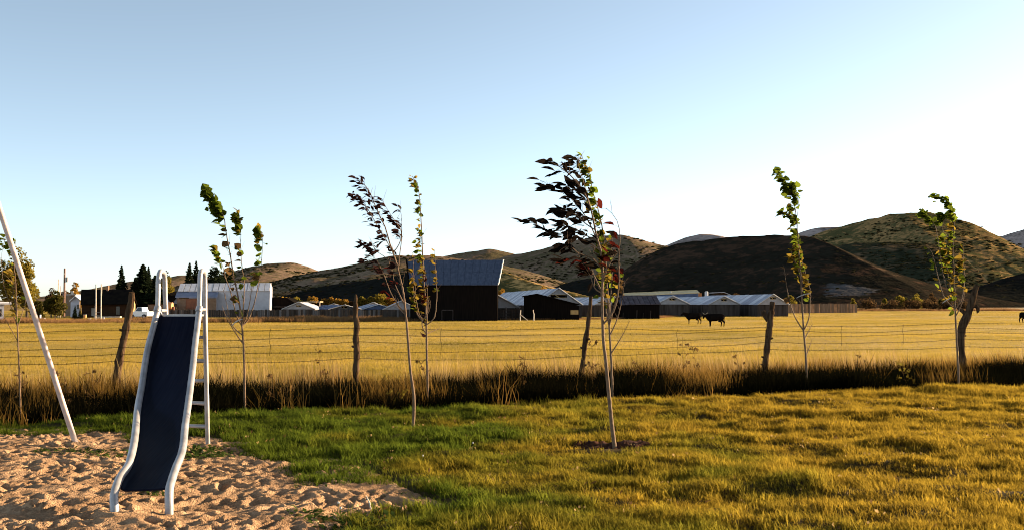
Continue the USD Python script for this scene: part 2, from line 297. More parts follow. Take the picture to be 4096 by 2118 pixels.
def grid(xs, ys, zf):
    X, Y = np.meshgrid(xs, ys); Z = zf(X, Y)
    v = np.stack([X, Y, Z], -1).reshape(-1, 3); nx, ny = len(xs), len(ys)
    i = (np.arange(ny - 1)[:, None] * nx + np.arange(nx - 1)).ravel()
    return v, np.stack([i, i + 1, i + nx + 1, i + nx], 1)
MB().add(*grid(np.r_[-9000, -3000, np.linspace(-600, 600, 40), 3000, 9000], np.r_[-400, -60, np.linspace(0, 600, 30), 1500, 9000], lambda x, y: FIELD - .06 + 0 * x)).build('ground', M['plain'], kind='structure')
MB().add(*grid(np.linspace(-170, 230, 160), np.linspace(21.5, 330, 150), lambda x, y: FIELD + .10 * (meshkit.fbm(np.stack([x * .06, y * .06, 0 * x], -1), 3, 3) - .5) * smooth((y - 24) / 10))).build('pasture', M['pasture'], kind='structure', smooth=True)
def lawn_ground(x, y):
    z = lawn_z(x, y); s = sand_sd(x, y)
    return z - .10 * smooth((s + .45) / .2)
MB().add(*grid(np.linspace(-14, 17, 380), np.linspace(3, 33, 360), lawn_ground)).build('lawn_ground', M['soil'], kind='structure', smooth=True)

# sand with footprints
sx, sy = np.arange(-6.6, -.3, .018), np.arange(5.6, 13.3, .018)
X, Y = np.meshgrid(sx, sy); P = np.stack([X, Y, 0 * X], -1)
Z = .05 * (meshkit.fbm(P * 1.3, 3, 41) - .5) + .040 * (meshkit.fbm(P * 5, 4, 42) - .5) + .034 * (meshkit.fbm(P * 13, 3, 43) - .5)
r2 = random.Random(3)
for k in range(2000):
    cx, cy = r2.uniform(-6.6, -.3), r2.uniform(5.6, 13.2)
    a, ln, wd, dp = r2.uniform(0, PI), r2.choice([r2.uniform(.03, .07), r2.uniform(.05, .14)]), r2.uniform(.025, .07), r2.uniform(.008, .042)
    i0, i1 = np.searchsorted(sx, [cx - .4, cx + .4]); j0, j1 = np.searchsorted(sy, [cy - .4, cy + .4])
    dx, dy = X[j0:j1, i0:i1] - cx, Y[j0:j1, i0:i1] - cy
    u, w = (dx * math.cos(a) + dy * math.sin(a)) / ln, (-dx * math.sin(a) + dy * math.cos(a)) / wd
    q = np.sqrt(u * u + w * w)
    Z[j0:j1, i0:i1] += dp * (-np.exp(-(q ** 3)) + .35 * np.exp(-((q - 1.45) / .4) ** 2))
# mound round the slide's feet
for (fx, fy), am in (((-2.78, 7.35), .05), ((-2.55, 8.1), -.06)):
    Z += am * np.exp(-(((X - fx) / .55) ** 2 + ((Y - fy) / .35) ** 2))
sd = sand_sd(X, Y)
SANDZ = Z.copy()
Z = Z * smooth((sd + .5) / .5) - .012 - .30 * smooth((-sd - .28) / .16)
nx = len(sx); ii = (np.arange(len(sy) - 1)[:, None] * nx + np.arange(nx - 1)).ravel()
keep = (sd > -.47).ravel(); faces = np.stack([ii, ii + 1, ii + nx + 1, ii + nx], 1); faces = faces[keep[faces].all(1)]
vv = np.stack([X, Y, Z], -1).reshape(-1, 3)
remap = np.cumsum(keep) - 1
usedv = np.zeros(len(vv), bool); usedv[faces.ravel()] = True; remap = np.cumsum(usedv) - 1
MB().add(vv[usedv], remap[faces]).build('sand', M['sand'], kind='structure', smooth=True)
from scipy.interpolate import RegularGridInterpolator
_sz = RegularGridInterpolator((sy, sx), Z, bounds_error=False, fill_value=0.0)
def sand_z(x, y): return float(_sz((y, x)))

# ------------------------------------------------------------------ hills
hill_surfaces, dark_flags = [], []
def hill(name, ridge, m, front, back, noise=.35, freq=.01, base=FIELD - 1, seed=0, n=150, power=1.15, crest=.06):
    """ridge: (px, py, distance) along the crest; front: the horizontal way from the crest to the foot, one or one per ridge point"""
    R = A([at(*p) for p in ridge]); 
    front = np.broadcast_to(A(front, float), (len(R), 2)); back = np.broadcast_to(A(back, float), (len(R), 2))
    s = np.r_[0, np.cumsum(np.linalg.norm(np.diff(R[:, :2], axis=0), axis=1))]; t = np.linspace(0, s[-1], n)
    from scipy.interpolate import PchipInterpolator
    C, Fv, Bv = PchipInterpolator(s, R)(t), PchipInterpolator(s, front)(t), PchipInterpolator(s, back)(t)
    v1, v2 = np.linspace(0, 1, 60), np.linspace(1, 0, 30)[1:]
    rows = []
    for v, off in [(q, Fv) for q in v1] + [(q, Bv) for q in v2]:
        xy = C[:, :2] + off * (1 - v)
        h = (C[:, 2] - base)
        sh = (v ** power) * (1 - crest) + crest * math.sin(v * PI / 2)
        P = np.stack([xy[:, 0] * freq, xy[:, 1] * freq, 0 * h + seed], -1)
        nz = (meshkit.fbm(P, 5, seed) - .5) * noise * h * (4 * v * (1 - v)) * 1.1 + (meshkit.fbm(P * 9, 3, seed + 9) - .5) * .035 * h * min(1, v * 3) 
        rows.append(np.c_[xy, np.maximum(base + h * sh + nz, base)])
    V = np.array(rows); nr = len(rows)
    i = (np.arange(nr - 1)[:, None] * n + np.arange(n - 1)).ravel()
    uv = np.stack(np.broadcast_arrays(np.linspace(0, 1, n)[None], np.r_[v1, v2][:, None]), -1).reshape(-1, 2)
    tag(usdkit.mesh(stage, path_for(name), MB().add(V.reshape(-1, 3), np.stack([i, i + 1, i + n + 1, i + n], 1)).out(), m, smooth=True, uv=uv), kind='structure')
    hill_surfaces.append(V[:60]); dark_flags.append(str(m.GetPath()).split('/')[-1].startswith('dark'))
TAN = (.120, .080, .054)
SC = (.045, .036, .019); RED = (.11, .055, .022)
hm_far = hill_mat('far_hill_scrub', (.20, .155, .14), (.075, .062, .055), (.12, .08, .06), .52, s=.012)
hm_tan = hill_mat('tan_hill_scrub', TAN, SC, RED, .505, s=.022)
hm_big = hill_mat('big_hill_scrub', (.20, .118, .048), (.036, .032, .013), (.13, .065, .02), .485, s=.02)
hm_gold = hill_mat('golden_hill_scrub', (.20, .125, .045), (.030, .028, .009), (.16, .08, .016), .50, s=.035)
hm_dark = hill_mat('dark_hill_scrub', (.020, .013, .010), (.006, .006, .005), (.010, .007, .005), .44, s=.03,  # shade of the slopes put into a near-black scrub colour
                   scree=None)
scree_c = at(3400, 1130, 600); scree_c2 = at(3620, 1185, 520)
hm_scree = hill_mat('dark_hill_scree', (.034, .020, .013), (.008, .007, .005), (.022, .012, .008), .46, s=.03, scree=[(at(3395, 1128, 585), 26, .55), (at(3330, 1110, 600), 16, .4), (at(3600, 1195, 520), 14, .4)], lit_crest=(.085, .056, .036))
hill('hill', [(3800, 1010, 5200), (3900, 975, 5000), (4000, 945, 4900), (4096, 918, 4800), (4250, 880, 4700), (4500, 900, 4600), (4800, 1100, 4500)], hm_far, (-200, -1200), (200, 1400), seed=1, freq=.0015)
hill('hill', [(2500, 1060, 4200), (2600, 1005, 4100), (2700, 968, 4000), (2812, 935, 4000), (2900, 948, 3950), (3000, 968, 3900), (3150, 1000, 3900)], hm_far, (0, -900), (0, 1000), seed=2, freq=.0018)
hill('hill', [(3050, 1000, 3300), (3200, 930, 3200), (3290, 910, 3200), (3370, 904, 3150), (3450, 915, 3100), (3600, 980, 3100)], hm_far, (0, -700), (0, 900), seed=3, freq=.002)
hill('hill', [(3000, 1090, 2300), (3150, 985, 2200), (3250, 940, 2150), (3400, 895, 2100), (3520, 866, 2050), (3620, 852, 2000), (3710, 851, 2000), (3800, 869, 1980), (3900, 900, 1950), (4000, 946, 1900), (4096, 1000, 1850), (4250, 1060, 1800), (4500, 1200, 1700)], hm_big, (-60, -560), (100, 800), seed=4, freq=.004, noise=.4)
hill('hill', [(3220, 1010, 1350), (3330, 984, 1320), (3430, 971, 1300), (3530, 966, 1280), (3650, 968, 1260), (3760, 982, 1230), (3830, 1010, 1180), (3900, 1070, 1120), (3980, 1150, 1060), (4050, 1205, 1000)], hm_dark if False else hill_mat('spur_scrub', (.075, .048, .026), (.013, .014, .008), (.05, .025, .010), .45, s=.024),
     [(-150, -300)] * 7 + [(-220, -200)] * 3, (150, 300), seed=5, freq=.006, noise=.3)
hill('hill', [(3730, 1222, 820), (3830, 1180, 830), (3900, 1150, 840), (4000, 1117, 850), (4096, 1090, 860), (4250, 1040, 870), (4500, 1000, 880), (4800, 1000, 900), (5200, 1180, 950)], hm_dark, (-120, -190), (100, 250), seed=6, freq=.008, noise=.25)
# the near dark hill with its lit edge
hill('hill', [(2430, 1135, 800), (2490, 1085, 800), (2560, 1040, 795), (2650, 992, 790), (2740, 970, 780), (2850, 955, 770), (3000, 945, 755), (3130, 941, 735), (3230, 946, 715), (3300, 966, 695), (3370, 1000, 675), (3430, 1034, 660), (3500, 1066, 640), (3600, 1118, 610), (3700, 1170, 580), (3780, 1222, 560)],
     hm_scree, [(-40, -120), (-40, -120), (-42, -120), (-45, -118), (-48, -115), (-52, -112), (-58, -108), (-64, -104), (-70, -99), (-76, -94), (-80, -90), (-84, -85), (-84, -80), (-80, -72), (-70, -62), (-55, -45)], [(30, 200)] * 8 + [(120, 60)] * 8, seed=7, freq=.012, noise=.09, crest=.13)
# middle hills
hill('hill', [(2080, 1190, 1250), (2180, 1160, 1240), (2260, 1133, 1220), (2350, 1112, 1200), (2450, 1092, 1180), (2550, 1070, 1160), (2700, 1060, 1150), (2900, 1100, 1150)], hm_dark, (-60, -170), (60, 220), seed=8, freq=.007, noise=.25)  # added dark ridge standing in for the shadowed valley floor
hill('hill', [(1750, 1110, 2500), (1900, 1060, 2400), (2050, 1018, 2350), (2150, 1000, 2300), (2250, 975, 2250), (2330, 955, 2200), (2440, 940, 2150), (2500, 942, 2100), (2580, 962, 2100), (2670, 985, 2050), (2800, 1040, 2000), (2950, 1120, 1950)], hm_tan, (60, -700), (0, 800), seed=9, freq=.0042, noise=.5)
hill('hill', [(1500, 1100, 3000), (1700, 1050, 2950), (1800, 1020, 2900), (1900, 1003, 2850), (1960, 995, 2850), (2010, 1003, 2850), (2070, 1018, 2850), (2200, 1060, 2800), (2350, 1100, 2800)], hm_tan, (0, -500), (0, 700), seed=10, freq=.004, noise=.35)
hill('hill', [(1000, 1160, 1800), (1150, 1110, 1780), (1250, 1087, 1750), (1400, 1060, 1720), (1530, 1030, 1700), (1600, 1021, 1690), (1700, 1020, 1680), (1800, 1030, 1670), (1950, 1050, 1650), (2080, 1075, 1640), (2200, 1110, 1620), (2350, 1160, 1600)], hm_tan, (40, -560), (0, 700), seed=11, freq=.005, noise=.45)
hill('hill', [(780, 1140, 2300), (880, 1105, 2250), (960, 1080, 2200), (1010, 1065, 2200), (1090, 1053, 2150), (1160, 1049, 2150), (1215, 1060, 2150), (1280, 1085, 2150), (1400, 1120, 2100), (1550, 1170, 2100)], hm_tan, (0, -560), (0, 700), seed=12, freq=.005, noise=.4)
hill('hill', [(-600, 1150, 3300), (-200, 1185, 3200), (60, 1200, 3100), (250, 1178, 3000), (400, 1150, 2950), (520, 1125, 2900), (640, 1112, 2900), (740, 1100, 2850), (850, 1108, 2850), (980, 1130, 2800), (1150, 1190, 2800)], hm_tan, (0, -700), (0, 700), seed=13, freq=.004, noise=.35)
# the long rise behind the roofs: shade painted near-black, sunlit right flank painted gold
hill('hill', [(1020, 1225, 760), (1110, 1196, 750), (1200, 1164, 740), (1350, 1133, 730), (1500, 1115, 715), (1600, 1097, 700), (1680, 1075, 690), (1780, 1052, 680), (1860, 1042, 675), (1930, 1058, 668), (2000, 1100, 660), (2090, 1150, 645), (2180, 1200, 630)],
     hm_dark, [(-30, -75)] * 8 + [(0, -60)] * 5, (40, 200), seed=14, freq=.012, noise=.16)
hill('hill', [(1830, 1090, 640), (1880, 1062, 640), (1940, 1058, 640), (2000, 1079, 635), (2090, 1121, 625), (2180, 1166, 610), (2290, 1222, 590)],
     hill_mat('rise_scrub', (.22, .135, .050), (.026, .024, .009), (.17, .08, .016), .49, s=.05), [(10, -90)] * 3 + [(70, -130)] * 4, [(-20, 60)] * 7, seed=15, freq=.012, noise=.18)

# ------------------------------------------------------------------ vegetation in masses
def instancer(name, protos, pos, idx, yaw, scale, label=None, cat=None, tilt=0.0):
    pi = UsdGeom.PointInstancer.Define(stage, path_for(name)); base = str(pi.GetPath()); rels = []
    for k, (mb, m) in enumerate(protos):
        pth = f'{base}/patches/patch_{k:03d}' if k else f'{base}/patches/patch'
        usdkit.mesh(stage, pth, mb.out(), m); rels.append(pth)
    UsdGeom.Scope.Define(stage, base + '/patches')
    pi.CreatePrototypesRel().SetTargets(rels)
    pi.CreatePositionsAttr(Vt.Vec3fArray.FromNumpy(np.asarray(pos, np.float32)))
    pi.CreateProtoIndicesAttr(Vt.IntArray.FromNumpy(np.asarray(idx, np.int32)))
    h = np.asarray(yaw) / 2; c, s = np.cos(h), np.sin(h)
    pi.CreateOrientationsAttr(Vt.QuathArray([Gf.Quath(float(a), 0, 0, float(b)) for a, b in zip(c, s)]))
    sc = np.asarray(scale, np.float32); sc = np.repeat(sc[:, None], 3, 1) if sc.ndim == 1 else sc
    pi.CreateScalesAttr(Vt.Vec3fArray.FromNumpy(sc))
    tag(pi, label, cat, kind='stuff'); return pi
def blades(n, rad, h0, h1, w, lean=.35, seed=0, wind=0.0, curl=.4, square=True):
    g = np.random.default_rng(seed)
    b = g.uniform(-rad, rad, (n, 2)) if square else (g.normal(0, rad * .5, (n, 2)))
    h = g.uniform(h0, h1, n) * g.uniform(.7, 1.0, n); a = g.uniform(0, 2 * PI, n); ln = g.uniform(0, lean, n) * h
    d = np.c_[np.cos(a) * ln + wind * h, np.sin(a) * ln]; t = g.uniform(0, 2 * PI, n); wv = np.c_[np.cos(t), np.sin(t)] * (w * g.uniform(.6, 1.2, n))[:, None]
    z = np.zeros(n)
    p0, p1 = np.c_[b - wv / 2, z], np.c_[b + wv / 2, z]
    m = b + d * .38; p2, p3 = np.c_[m - wv * .38, h * .6], np.c_[m + wv * .38, h * .6]
    tip = np.c_[b + d, h * (1 - curl * g.uniform(0, .5, n))]
    V = np.stack([p0, p1, p3, p2, tip], 1).reshape(-1, 3); k = np.arange(n)[:, None] * 5
    Fc = np.concatenate([k + [0, 1, 2], k + [0, 2, 3], k + [3, 2, 4]])
    return MB().add(V, Fc)
def in_view(x, y, margin=.06): return (np.abs(x) < y * (.512 + margin) + .4)

# the lawn
g = np.random.default_rng(21)
st = .105; gx, gy = np.meshgrid(np.arange(-13, 16, st), np.arange(5.4, 24, st)); gx = (gx + g.uniform(-.06, .06, gx.shape)).ravel(); gy = (gy + g.uniform(-.06, .06, gy.shape)).ravel()
e = edge_e(gx, gy); ssd = sand_sd(gx, gy)
fr = meshkit.noise(np.stack([gx * 1.6, gy * 1.6, 0 * gx], -1), 77)
ok = in_view(gx, gy, .28) & (e < .25) & (ssd < .0 + 1.1 * (fr - .5) + .25 * (meshkit.noise(np.stack([gx * 6, gy * 6, 0 * gx], -1), 78) - .5)) & (np.hypot((gx - 1.09) / .46, (gy - 11.3) / .34) > 1)
gx, gy, ssd = gx[ok], gy[ok], ssd[ok]
tuft = meshkit.fbm(np.stack([gx * 1.1, gy * 1.7, 0 * gx], -1), 3, 31)
lpos = np.c_[gx, gy, np.where(ssd > -.40, _sz((gy, gx)) + .005, lawn_ground(gx, gy)) - .01]
lawn_protos = [(blades(70, .10, .025, .075, .006, 1.3, 100 + i, wind=-.2, curl=.7), M['lawn_grass']) for i in range(5)] + [(blades(60, .075, .05, .125, .006, 1.0, 120 + i, wind=-.2, curl=.6, square=False), M['lawn_grass']) for i in range(4)]
small = meshkit.noise(np.stack([gx * 5, gy * 6, 0 * gx], -1), 35); lid = np.where(tuft + .5 * small > .80, g.integers(5, 9, len(gx)), g.integers(0, 5, len(gx)))
instancer('lawn_grass', lawn_protos, lpos, lid, g.uniform(0, 2 * PI, len(gx)) * 0 + g.uniform(-.6, .6, len(gx)), .70 + .5 * np.clip(tuft - .25, 0, .6) + .75 * small * g.uniform(.5, 1, len(gx)), 'lumpy mown lawn, green beside the sand and golden to the right', 'grass')

# curled dead leaves lying in the sward
gq = np.random.default_rng(41); n_ = 1100; lx, ly = gq.uniform(-7, 10, n_), gq.uniform(6.4, 17.5, n_); k_ = in_view(lx, ly) & (sand_sd(lx, ly) < .1) & (edge_e(lx, ly) < -.3); lx, ly = lx[k_], ly[k_]
def litter(seed):
    gg = np.random.default_rng(seed); mb = MB()
    for q in range(2): 
        c = gg.normal(0, .03, 3) * [1, 1, .2]; u = gg.normal(0, .011, 3); w = gg.normal(0, .011, 3); mb.add([c - u, c + w, c + u + [0, 0, .006], c - w], [[0, 1, 2, 3]])
    return mb
instancer('leaf_litter', [(litter(600 + i), M['pale_stalk' if i % 2 else 'dry_weed']) for i in range(6)], np.c_[lx, ly, lawn_z(lx, ly) + .055], gq.integers(0, 6, len(lx)), gq.uniform(0, 6.28, len(lx)), gq.uniform(.4, 1.1, len(lx)), 'small curled dead leaves scattered over the lawn', 'leaves')
# the ditch: weeds near-black as painted shade, then dry tall grass along the fence
st = .22; gx, gy = np.meshgrid(np.arange(-14, 16, st), np.arange(9, 30, st)); gx = (gx + g.uniform(-.12, .12, gx.shape)).ravel(); gy = (gy + g.uniform(-.12, .12, gy.shape)).ravel()
e = edge_e(gx, gy); nn = meshkit.fbm(np.stack([gx * .55, gy * .9, 0 * gx], -1), 3, 51)
ok = in_view(gx, gy, .28) & (e > .35) & (e < 3.6)
pos = np.c_[gx, gy, lawn_z(gx, gy) - .02][ok]
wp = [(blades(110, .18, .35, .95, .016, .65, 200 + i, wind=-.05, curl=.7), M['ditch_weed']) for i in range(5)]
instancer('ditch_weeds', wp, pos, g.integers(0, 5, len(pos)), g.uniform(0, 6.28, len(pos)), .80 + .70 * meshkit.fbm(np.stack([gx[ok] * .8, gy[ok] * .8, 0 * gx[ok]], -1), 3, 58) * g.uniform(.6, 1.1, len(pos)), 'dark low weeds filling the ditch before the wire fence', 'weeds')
ok = in_view(gx, gy, .28) & (e > .7 + .9 * (nn - .5)) & (e < 7.5) & ((e > 3.0) | (nn > .62)) & (g.uniform(0, 1, len(gx)) < .75)
pos = np.c_[gx, gy, lawn_z(gx, gy) - .02][ok]
tp = [(blades(55, .18, .55, 1.22, .008, .30, 220 + i, wind=-.06, curl=.22), M['tall_grass']) for i in range(6)]
instancer('tall_grass', tp, pos, g.integers(0, 6, len(pos)), g.uniform(-.5, .5, len(pos)), np.clip(.62 + .75 * np.clip(nn[ok] - .3, 0, .5) + .10 * g.uniform(-1, 1, len(pos)), .4, 1.2), 'tall dry golden grass along the barbed wire fence', 'tall grass')
ok = in_view(gx, gy, .28) & (e > 2.9) & (e < 7.0) & (meshkit.noise(np.stack([gx * .8, gy * .5, 0 * gx], -1), 59) + .25 * g.uniform(-1, 1, len(gx)) > .52)
pos = np.c_[gx, gy, lawn_z(gx, gy) - .02][ok]
sp_ = [(blades(7, .16, .85, 1.45, .011, .16, 230 + i, wind=-.05, curl=.1), M['pale_stalk']) for i in range(6)]
instancer('pale_stalks', sp_, pos, g.integers(0, 6, len(pos)), g.uniform(-.5, .5, len(pos)), g.uniform(.7, 1.1, len(pos)), 'sparse pale dry stalks above the tall grass at the fence', 'stalks')
cl = meshkit.fbm(np.stack([gx * .75, gy * .75, 0 * gx], -1), 3, 66)
ok = in_view(gx, gy, .28) & (e > -.1) & (e < 1.9) & (cl + .08 * g.uniform(-1, 1, len(gx)) > .555 + .045 * (gx > 0)) & (g.uniform(0, 1, len(gx)) < .7)
pos = np.c_[gx, gy, lawn_z(gx, gy) - .02][ok]
ds = [(blades(16, .16, .35, .95, .009, .6, 250 + i, wind=-.1, curl=.5), M['tall_grass']) for i in range(6)]
instancer('dry_stems', ds, pos, g.integers(0, 6, len(pos)), g.uniform(0, 6.28, len(pos)), g.uniform(.5, 1.15, len(pos)), 'bent brown dry stems in clumps before the dark ditch weeds', 'dry grass')
# fringe of medium grass at the lawn's far edge
ok = in_view(gx, gy, .28) & (e > -.5) & (e < .9) & (g.uniform(0, 1, len(gx)) < .8)
pos = np.c_[gx, gy, lawn_z(gx, gy) - .01][ok]
fp = [(blades(60, .17, .12, .30, .008, .5, 240 + i, wind=-.1), M['lawn_grass']) for i in range(4)]
instancer('edge_grass', fp, pos, g.integers(0, 4, len(pos)), g.uniform(-.5, .5, len(pos)), .6 + .6 * np.clip(nn[ok] - .25, 0, .6), 'rough longer grass on the far edge of the lawn', 'grass')

# pasture
pts = []
for y0, y1, step in ((24, 50, .55), (50, 90, .9), (90, 160, 1.6), (160, 300, 3.2)):
    a, b = np.meshgrid(np.arange(-.6 * y1, .6 * y1, step), np.arange(y0, y1, step)); a = (a + g.uniform(-.5, .5, a.shape) * step).ravel(); b = (b + g.uniform(-.5, .5, b.shape) * step).ravel()
    k = in_view(a, b, .05); pts.append(np.c_[a, b, 0 * a + step][k])
pts = np.vstack(pts); nn = meshkit.fbm(np.stack([pts[:, 0] * .12, pts[:, 1] * .2, 0 * pts[:, 0]], -1), 3, 61)
pp = [(blades(90, .5, .04, .13, .014, .8, 260 + i, wind=-.1), M['pasture_grass']) for i in range(6)]
instancer('pasture_grass', pp, np.c_[pts[:, :2], FIELD - .01 + 0 * nn], g.integers(0, 6, len(pts)), g.uniform(-.6, .6, len(pts)), np.c_[pts[:, 2] / .8, pts[:, 2] / .8, .6 + 1.0 * nn], 'short golden pasture grass across the wide field', 'grass')

# dry verges at the far side of the pasture
def verge(name, line, depth, label, h=(.35, .85), m='verge_grass', dens=1.0, seed=0):
    gg = np.random.default_rng(300 + seed); ln = [A(gnd(px, py, FIELD)) for px, py in line]; ps = []
    for p, q in zip(ln, ln[1:]):
        n = int(np.linalg.norm(q - p) * depth * .9 * dens) + 1; t = gg.uniform(0, 1, n)[:, None]
        c = p * (1 - t) + q * t; c[:, 1] += gg.uniform(0, 1, n) * depth; ps.append(c)
    ps = np.vstack(ps); ps[:, 2] = FIELD - .05
    pr = [(blades(70, .6, h[0], h[1], .035, .35, 320 + i + seed, wind=-.06), M[m]) for i in range(4)]
    nz = meshkit.fbm(np.stack([ps[:, 0] * .15, ps[:, 1] * .15, 0 * ps[:, 0]], -1), 3, seed)
    instancer(name, pr, ps, gg.integers(0, 4, len(ps)), gg.uniform(0, 6.28, len(ps)), .45 + 1.1 * np.clip(nz - .2, 0, .7), label, 'dry grass')
verge('dry_grass', [(-150, 1292), (500, 1290), (1000, 1289), (1640, 1284), (1720, 1281)], 16, 'tawny dry grass before the houses and long board fence', h=(.5, 1.15), seed=1)
verge('dry_grass', [(2000, 1280), (2100, 1279), (2330, 1277), (2480, 1275)], 7, 'dry grass around the black lean-to shed', h=(.25, .6), seed=2)
verge('dry_grass', [(2440, 1275), (2640, 1270), (2760, 1258)], 7, 'weedy grass mound before the grey roofed hut', h=(.25, .6), seed=3, dens=1.5)
verge('dry_grass', [(2620, 1252), (2900, 1244), (3200, 1244)], 10, 'dry grass before the low pale sheds', h=(.3, .8), seed=4)
verge('dry_grass', [(3200, 1243), (3500, 1242), (4150, 1241)], 30, 'pale dry grass strip along the far right of the pasture', h=(.6, 1.3), seed=5)
for k, (ln, dn, lb) in enumerate([([(1850, 1322), (2060, 1321)], .4, 'dark tufts in the pasture before the barn'), ([(3190, 1312), (3270, 1311)], .5, 'dark tufts in the pasture left of the tall narrow poplar'), ([(3700, 1328), (3900, 1327)], .3, 'dark tufts in the pasture by the crooked post'), ([(2480, 1338), (2700, 1337)], .25, 'dark tufts in the pasture before the cows'), ([(700, 1345), (1050, 1343)], .25, 'dark tufts in the pasture right of the slide'), ([(1500, 1305), (1600, 1305)], .3, 'dark tufts in the pasture before the maroon sapling'), ([(3450, 1265), (3650, 1264)], .2, 'dark tufts far across the pasture on the right')]):
    verge('pasture_tufts', ln, 2.2, lb, h=(.06, .18), seed=6 + k, m='dry_weed', dens=dn)

# scrub on the hills
sv = []
for V in hill_surfaces:
    n = V.shape[1]; cell = V[:-1, :-1].reshape(-1, 3); dist = np.linalg.norm(cell[:, :2], axis=1)
    area = np.linalg.norm(np.cross(V[1:, :-1] - V[:-1, :-1], V[:-1, 1:] - V[:-1, :-1]), axis=-1).ravel()
    P = cell * [.02, .02, .02]
    msk = meshkit.fbm(P, 4, 91)
    near = (dist < 2600) * (0.12 if V is not None and dark_flags[len(sv)] else 1.0)
    w = area * near * np.clip(msk - .42, 0, .2) * (800 / dist) ** 2.0 * in_view(cell[:, 0], cell[:, 1], .1)
    sv.append(np.c_[cell, w, dist])
sv = np.vstack(sv); pr = sv[:, 3] / sv[:, 3].sum()
pick = g.choice(len(sv), 16000, p=pr)
bp = sv[pick, :3] + g.normal(0, 1, (len(pick), 3)) * A([3, 3, 0]) * (sv[pick, 4:5] / 1500)
def lump_ball(seed, n=140, flat=.7):
    gg = np.random.default_rng(seed); d = gg.normal(0, 1, (n, 3)); d /= np.linalg.norm(d, axis=1)[:, None]; d[:, 2] = np.abs(d[:, 2]) * flat
    c = d * gg.uniform(.55, 1.0, (n, 1)); u = np.cross(d, gg.normal(0, 1, (n, 3))); u /= np.linalg.norm(u, axis=1)[:, None]; w = np.cross(d, u)
    s = gg.uniform(.18, .34, (n, 1)); V = np.stack([c - u * s - w * s, c + u * s - w * s, c + w * s * 1.3 + d * .1], 1).reshape(-1, 3)
    return MB().add(V, np.arange(n * 3).reshape(-1, 3))
instancer('hillside_scrub', [(lump_ball(400 + i), M['far_scrub']) for i in range(4)], bp - [0, 0, .3], g.integers(0, 4, len(bp)), g.uniform(0, 6.28, len(bp)), (g.uniform(.5, 1.3, len(bp)) * np.clip(sv[pick, 4] / 900, .6, 2.2))[:, None] * A([1.5, 1.5, .8]), 'scrub oak and brush scattered over the hillsides', 'scrub')

# ------------------------------------------------------------------ far trees
def leaf_cloud(lobes, n, size, seed, droop=0.0):
    """small leaf faces through the volume of several lobes (centre, radii)"""
    gg = np.random.default_rng(seed); out = []
    vol = A([r[0] * r[1] * r[2] for _, r in lobes]) ** .67; cnt = (n * vol / vol.sum()).astype(int) + 1
    for (c, r), k in zip(lobes, cnt):
        d = gg.normal(0, 1, (k, 3)); d /= np.linalg.norm(d, axis=1)[:, None]
        out.append(A(c) + d * A(r) * gg.uniform(.45, 1.05, (k, 1)) ** .6)
    c = np.vstack(out); k = len(c); u = gg.normal(0, 1, (k, 3)); u /= np.linalg.norm(u, axis=1)[:, None]; w = np.cross(u, gg.normal(0, 1, (k, 3))); w /= np.linalg.norm(w, axis=1)[:, None]
    s = size * gg.uniform(.6, 1.3, (k, 1))
    V = np.stack([c - u * s, c + w * s * .7, c + u * s, c - w * s * .7], 1).reshape(-1, 3)
    return MB().add(V, np.arange(k * 4).reshape(-1, 4))
def tree(name, px, ytop, wpx, d, m, label, cat='tree', group=None, seed=0, base=FIELD, n=1500, size=.16, lobes=9, trunk=True, ybase=None):
    gg = np.random.default_rng(seed + 1000); b = at(px, 1250, d); b[2] = base if ybase is None else at(px, ybase, d)[2]
    H = at(px, ytop, d)[2] - b[2]; Wd = wpx * d / FPX / 2
    t = thing(name, label, cat, b, group=group)
    tk = MB(); top = A([gg.uniform(-.1, .1) * Wd, 0, H * .62])
    tk.tube(spline([(0, 0, -.1), top * [.4, 1, .45], top], 6), np.linspace(.05, .018, 6) * H * .55, 7)
    lb = []
    for i in range(lobes):
        a = gg.uniform(0, 2 * PI); zr = gg.uniform(.22, .86); rr = gg.uniform(.25, .68) * (1 - max(0, zr - .5) * .9)
        c = A([math.cos(a) * Wd * rr, math.sin(a) * Wd * rr, H * zr]); r = Wd * gg.uniform(.32, .5); lb.append((c, (r, r, r * gg.uniform(.7, 1.1))))
        tk.tube(spline([top * gg.uniform(.3, .9), c * [.6, .6, .97], c], 4), np.linspace(.02, .007, 4) * H * .5, 5)
    lb.append((A([0, 0, H * .9]), (Wd * .35, Wd * .35, H * .1))); lb.append((A([0, 0, H * .45]), (Wd * .6, Wd * .6, H * .33)))
    tk.build('trunk', M['far_wood'], t)
    leaf_cloud(lb, n, size, seed).build('crown', m, t); return t
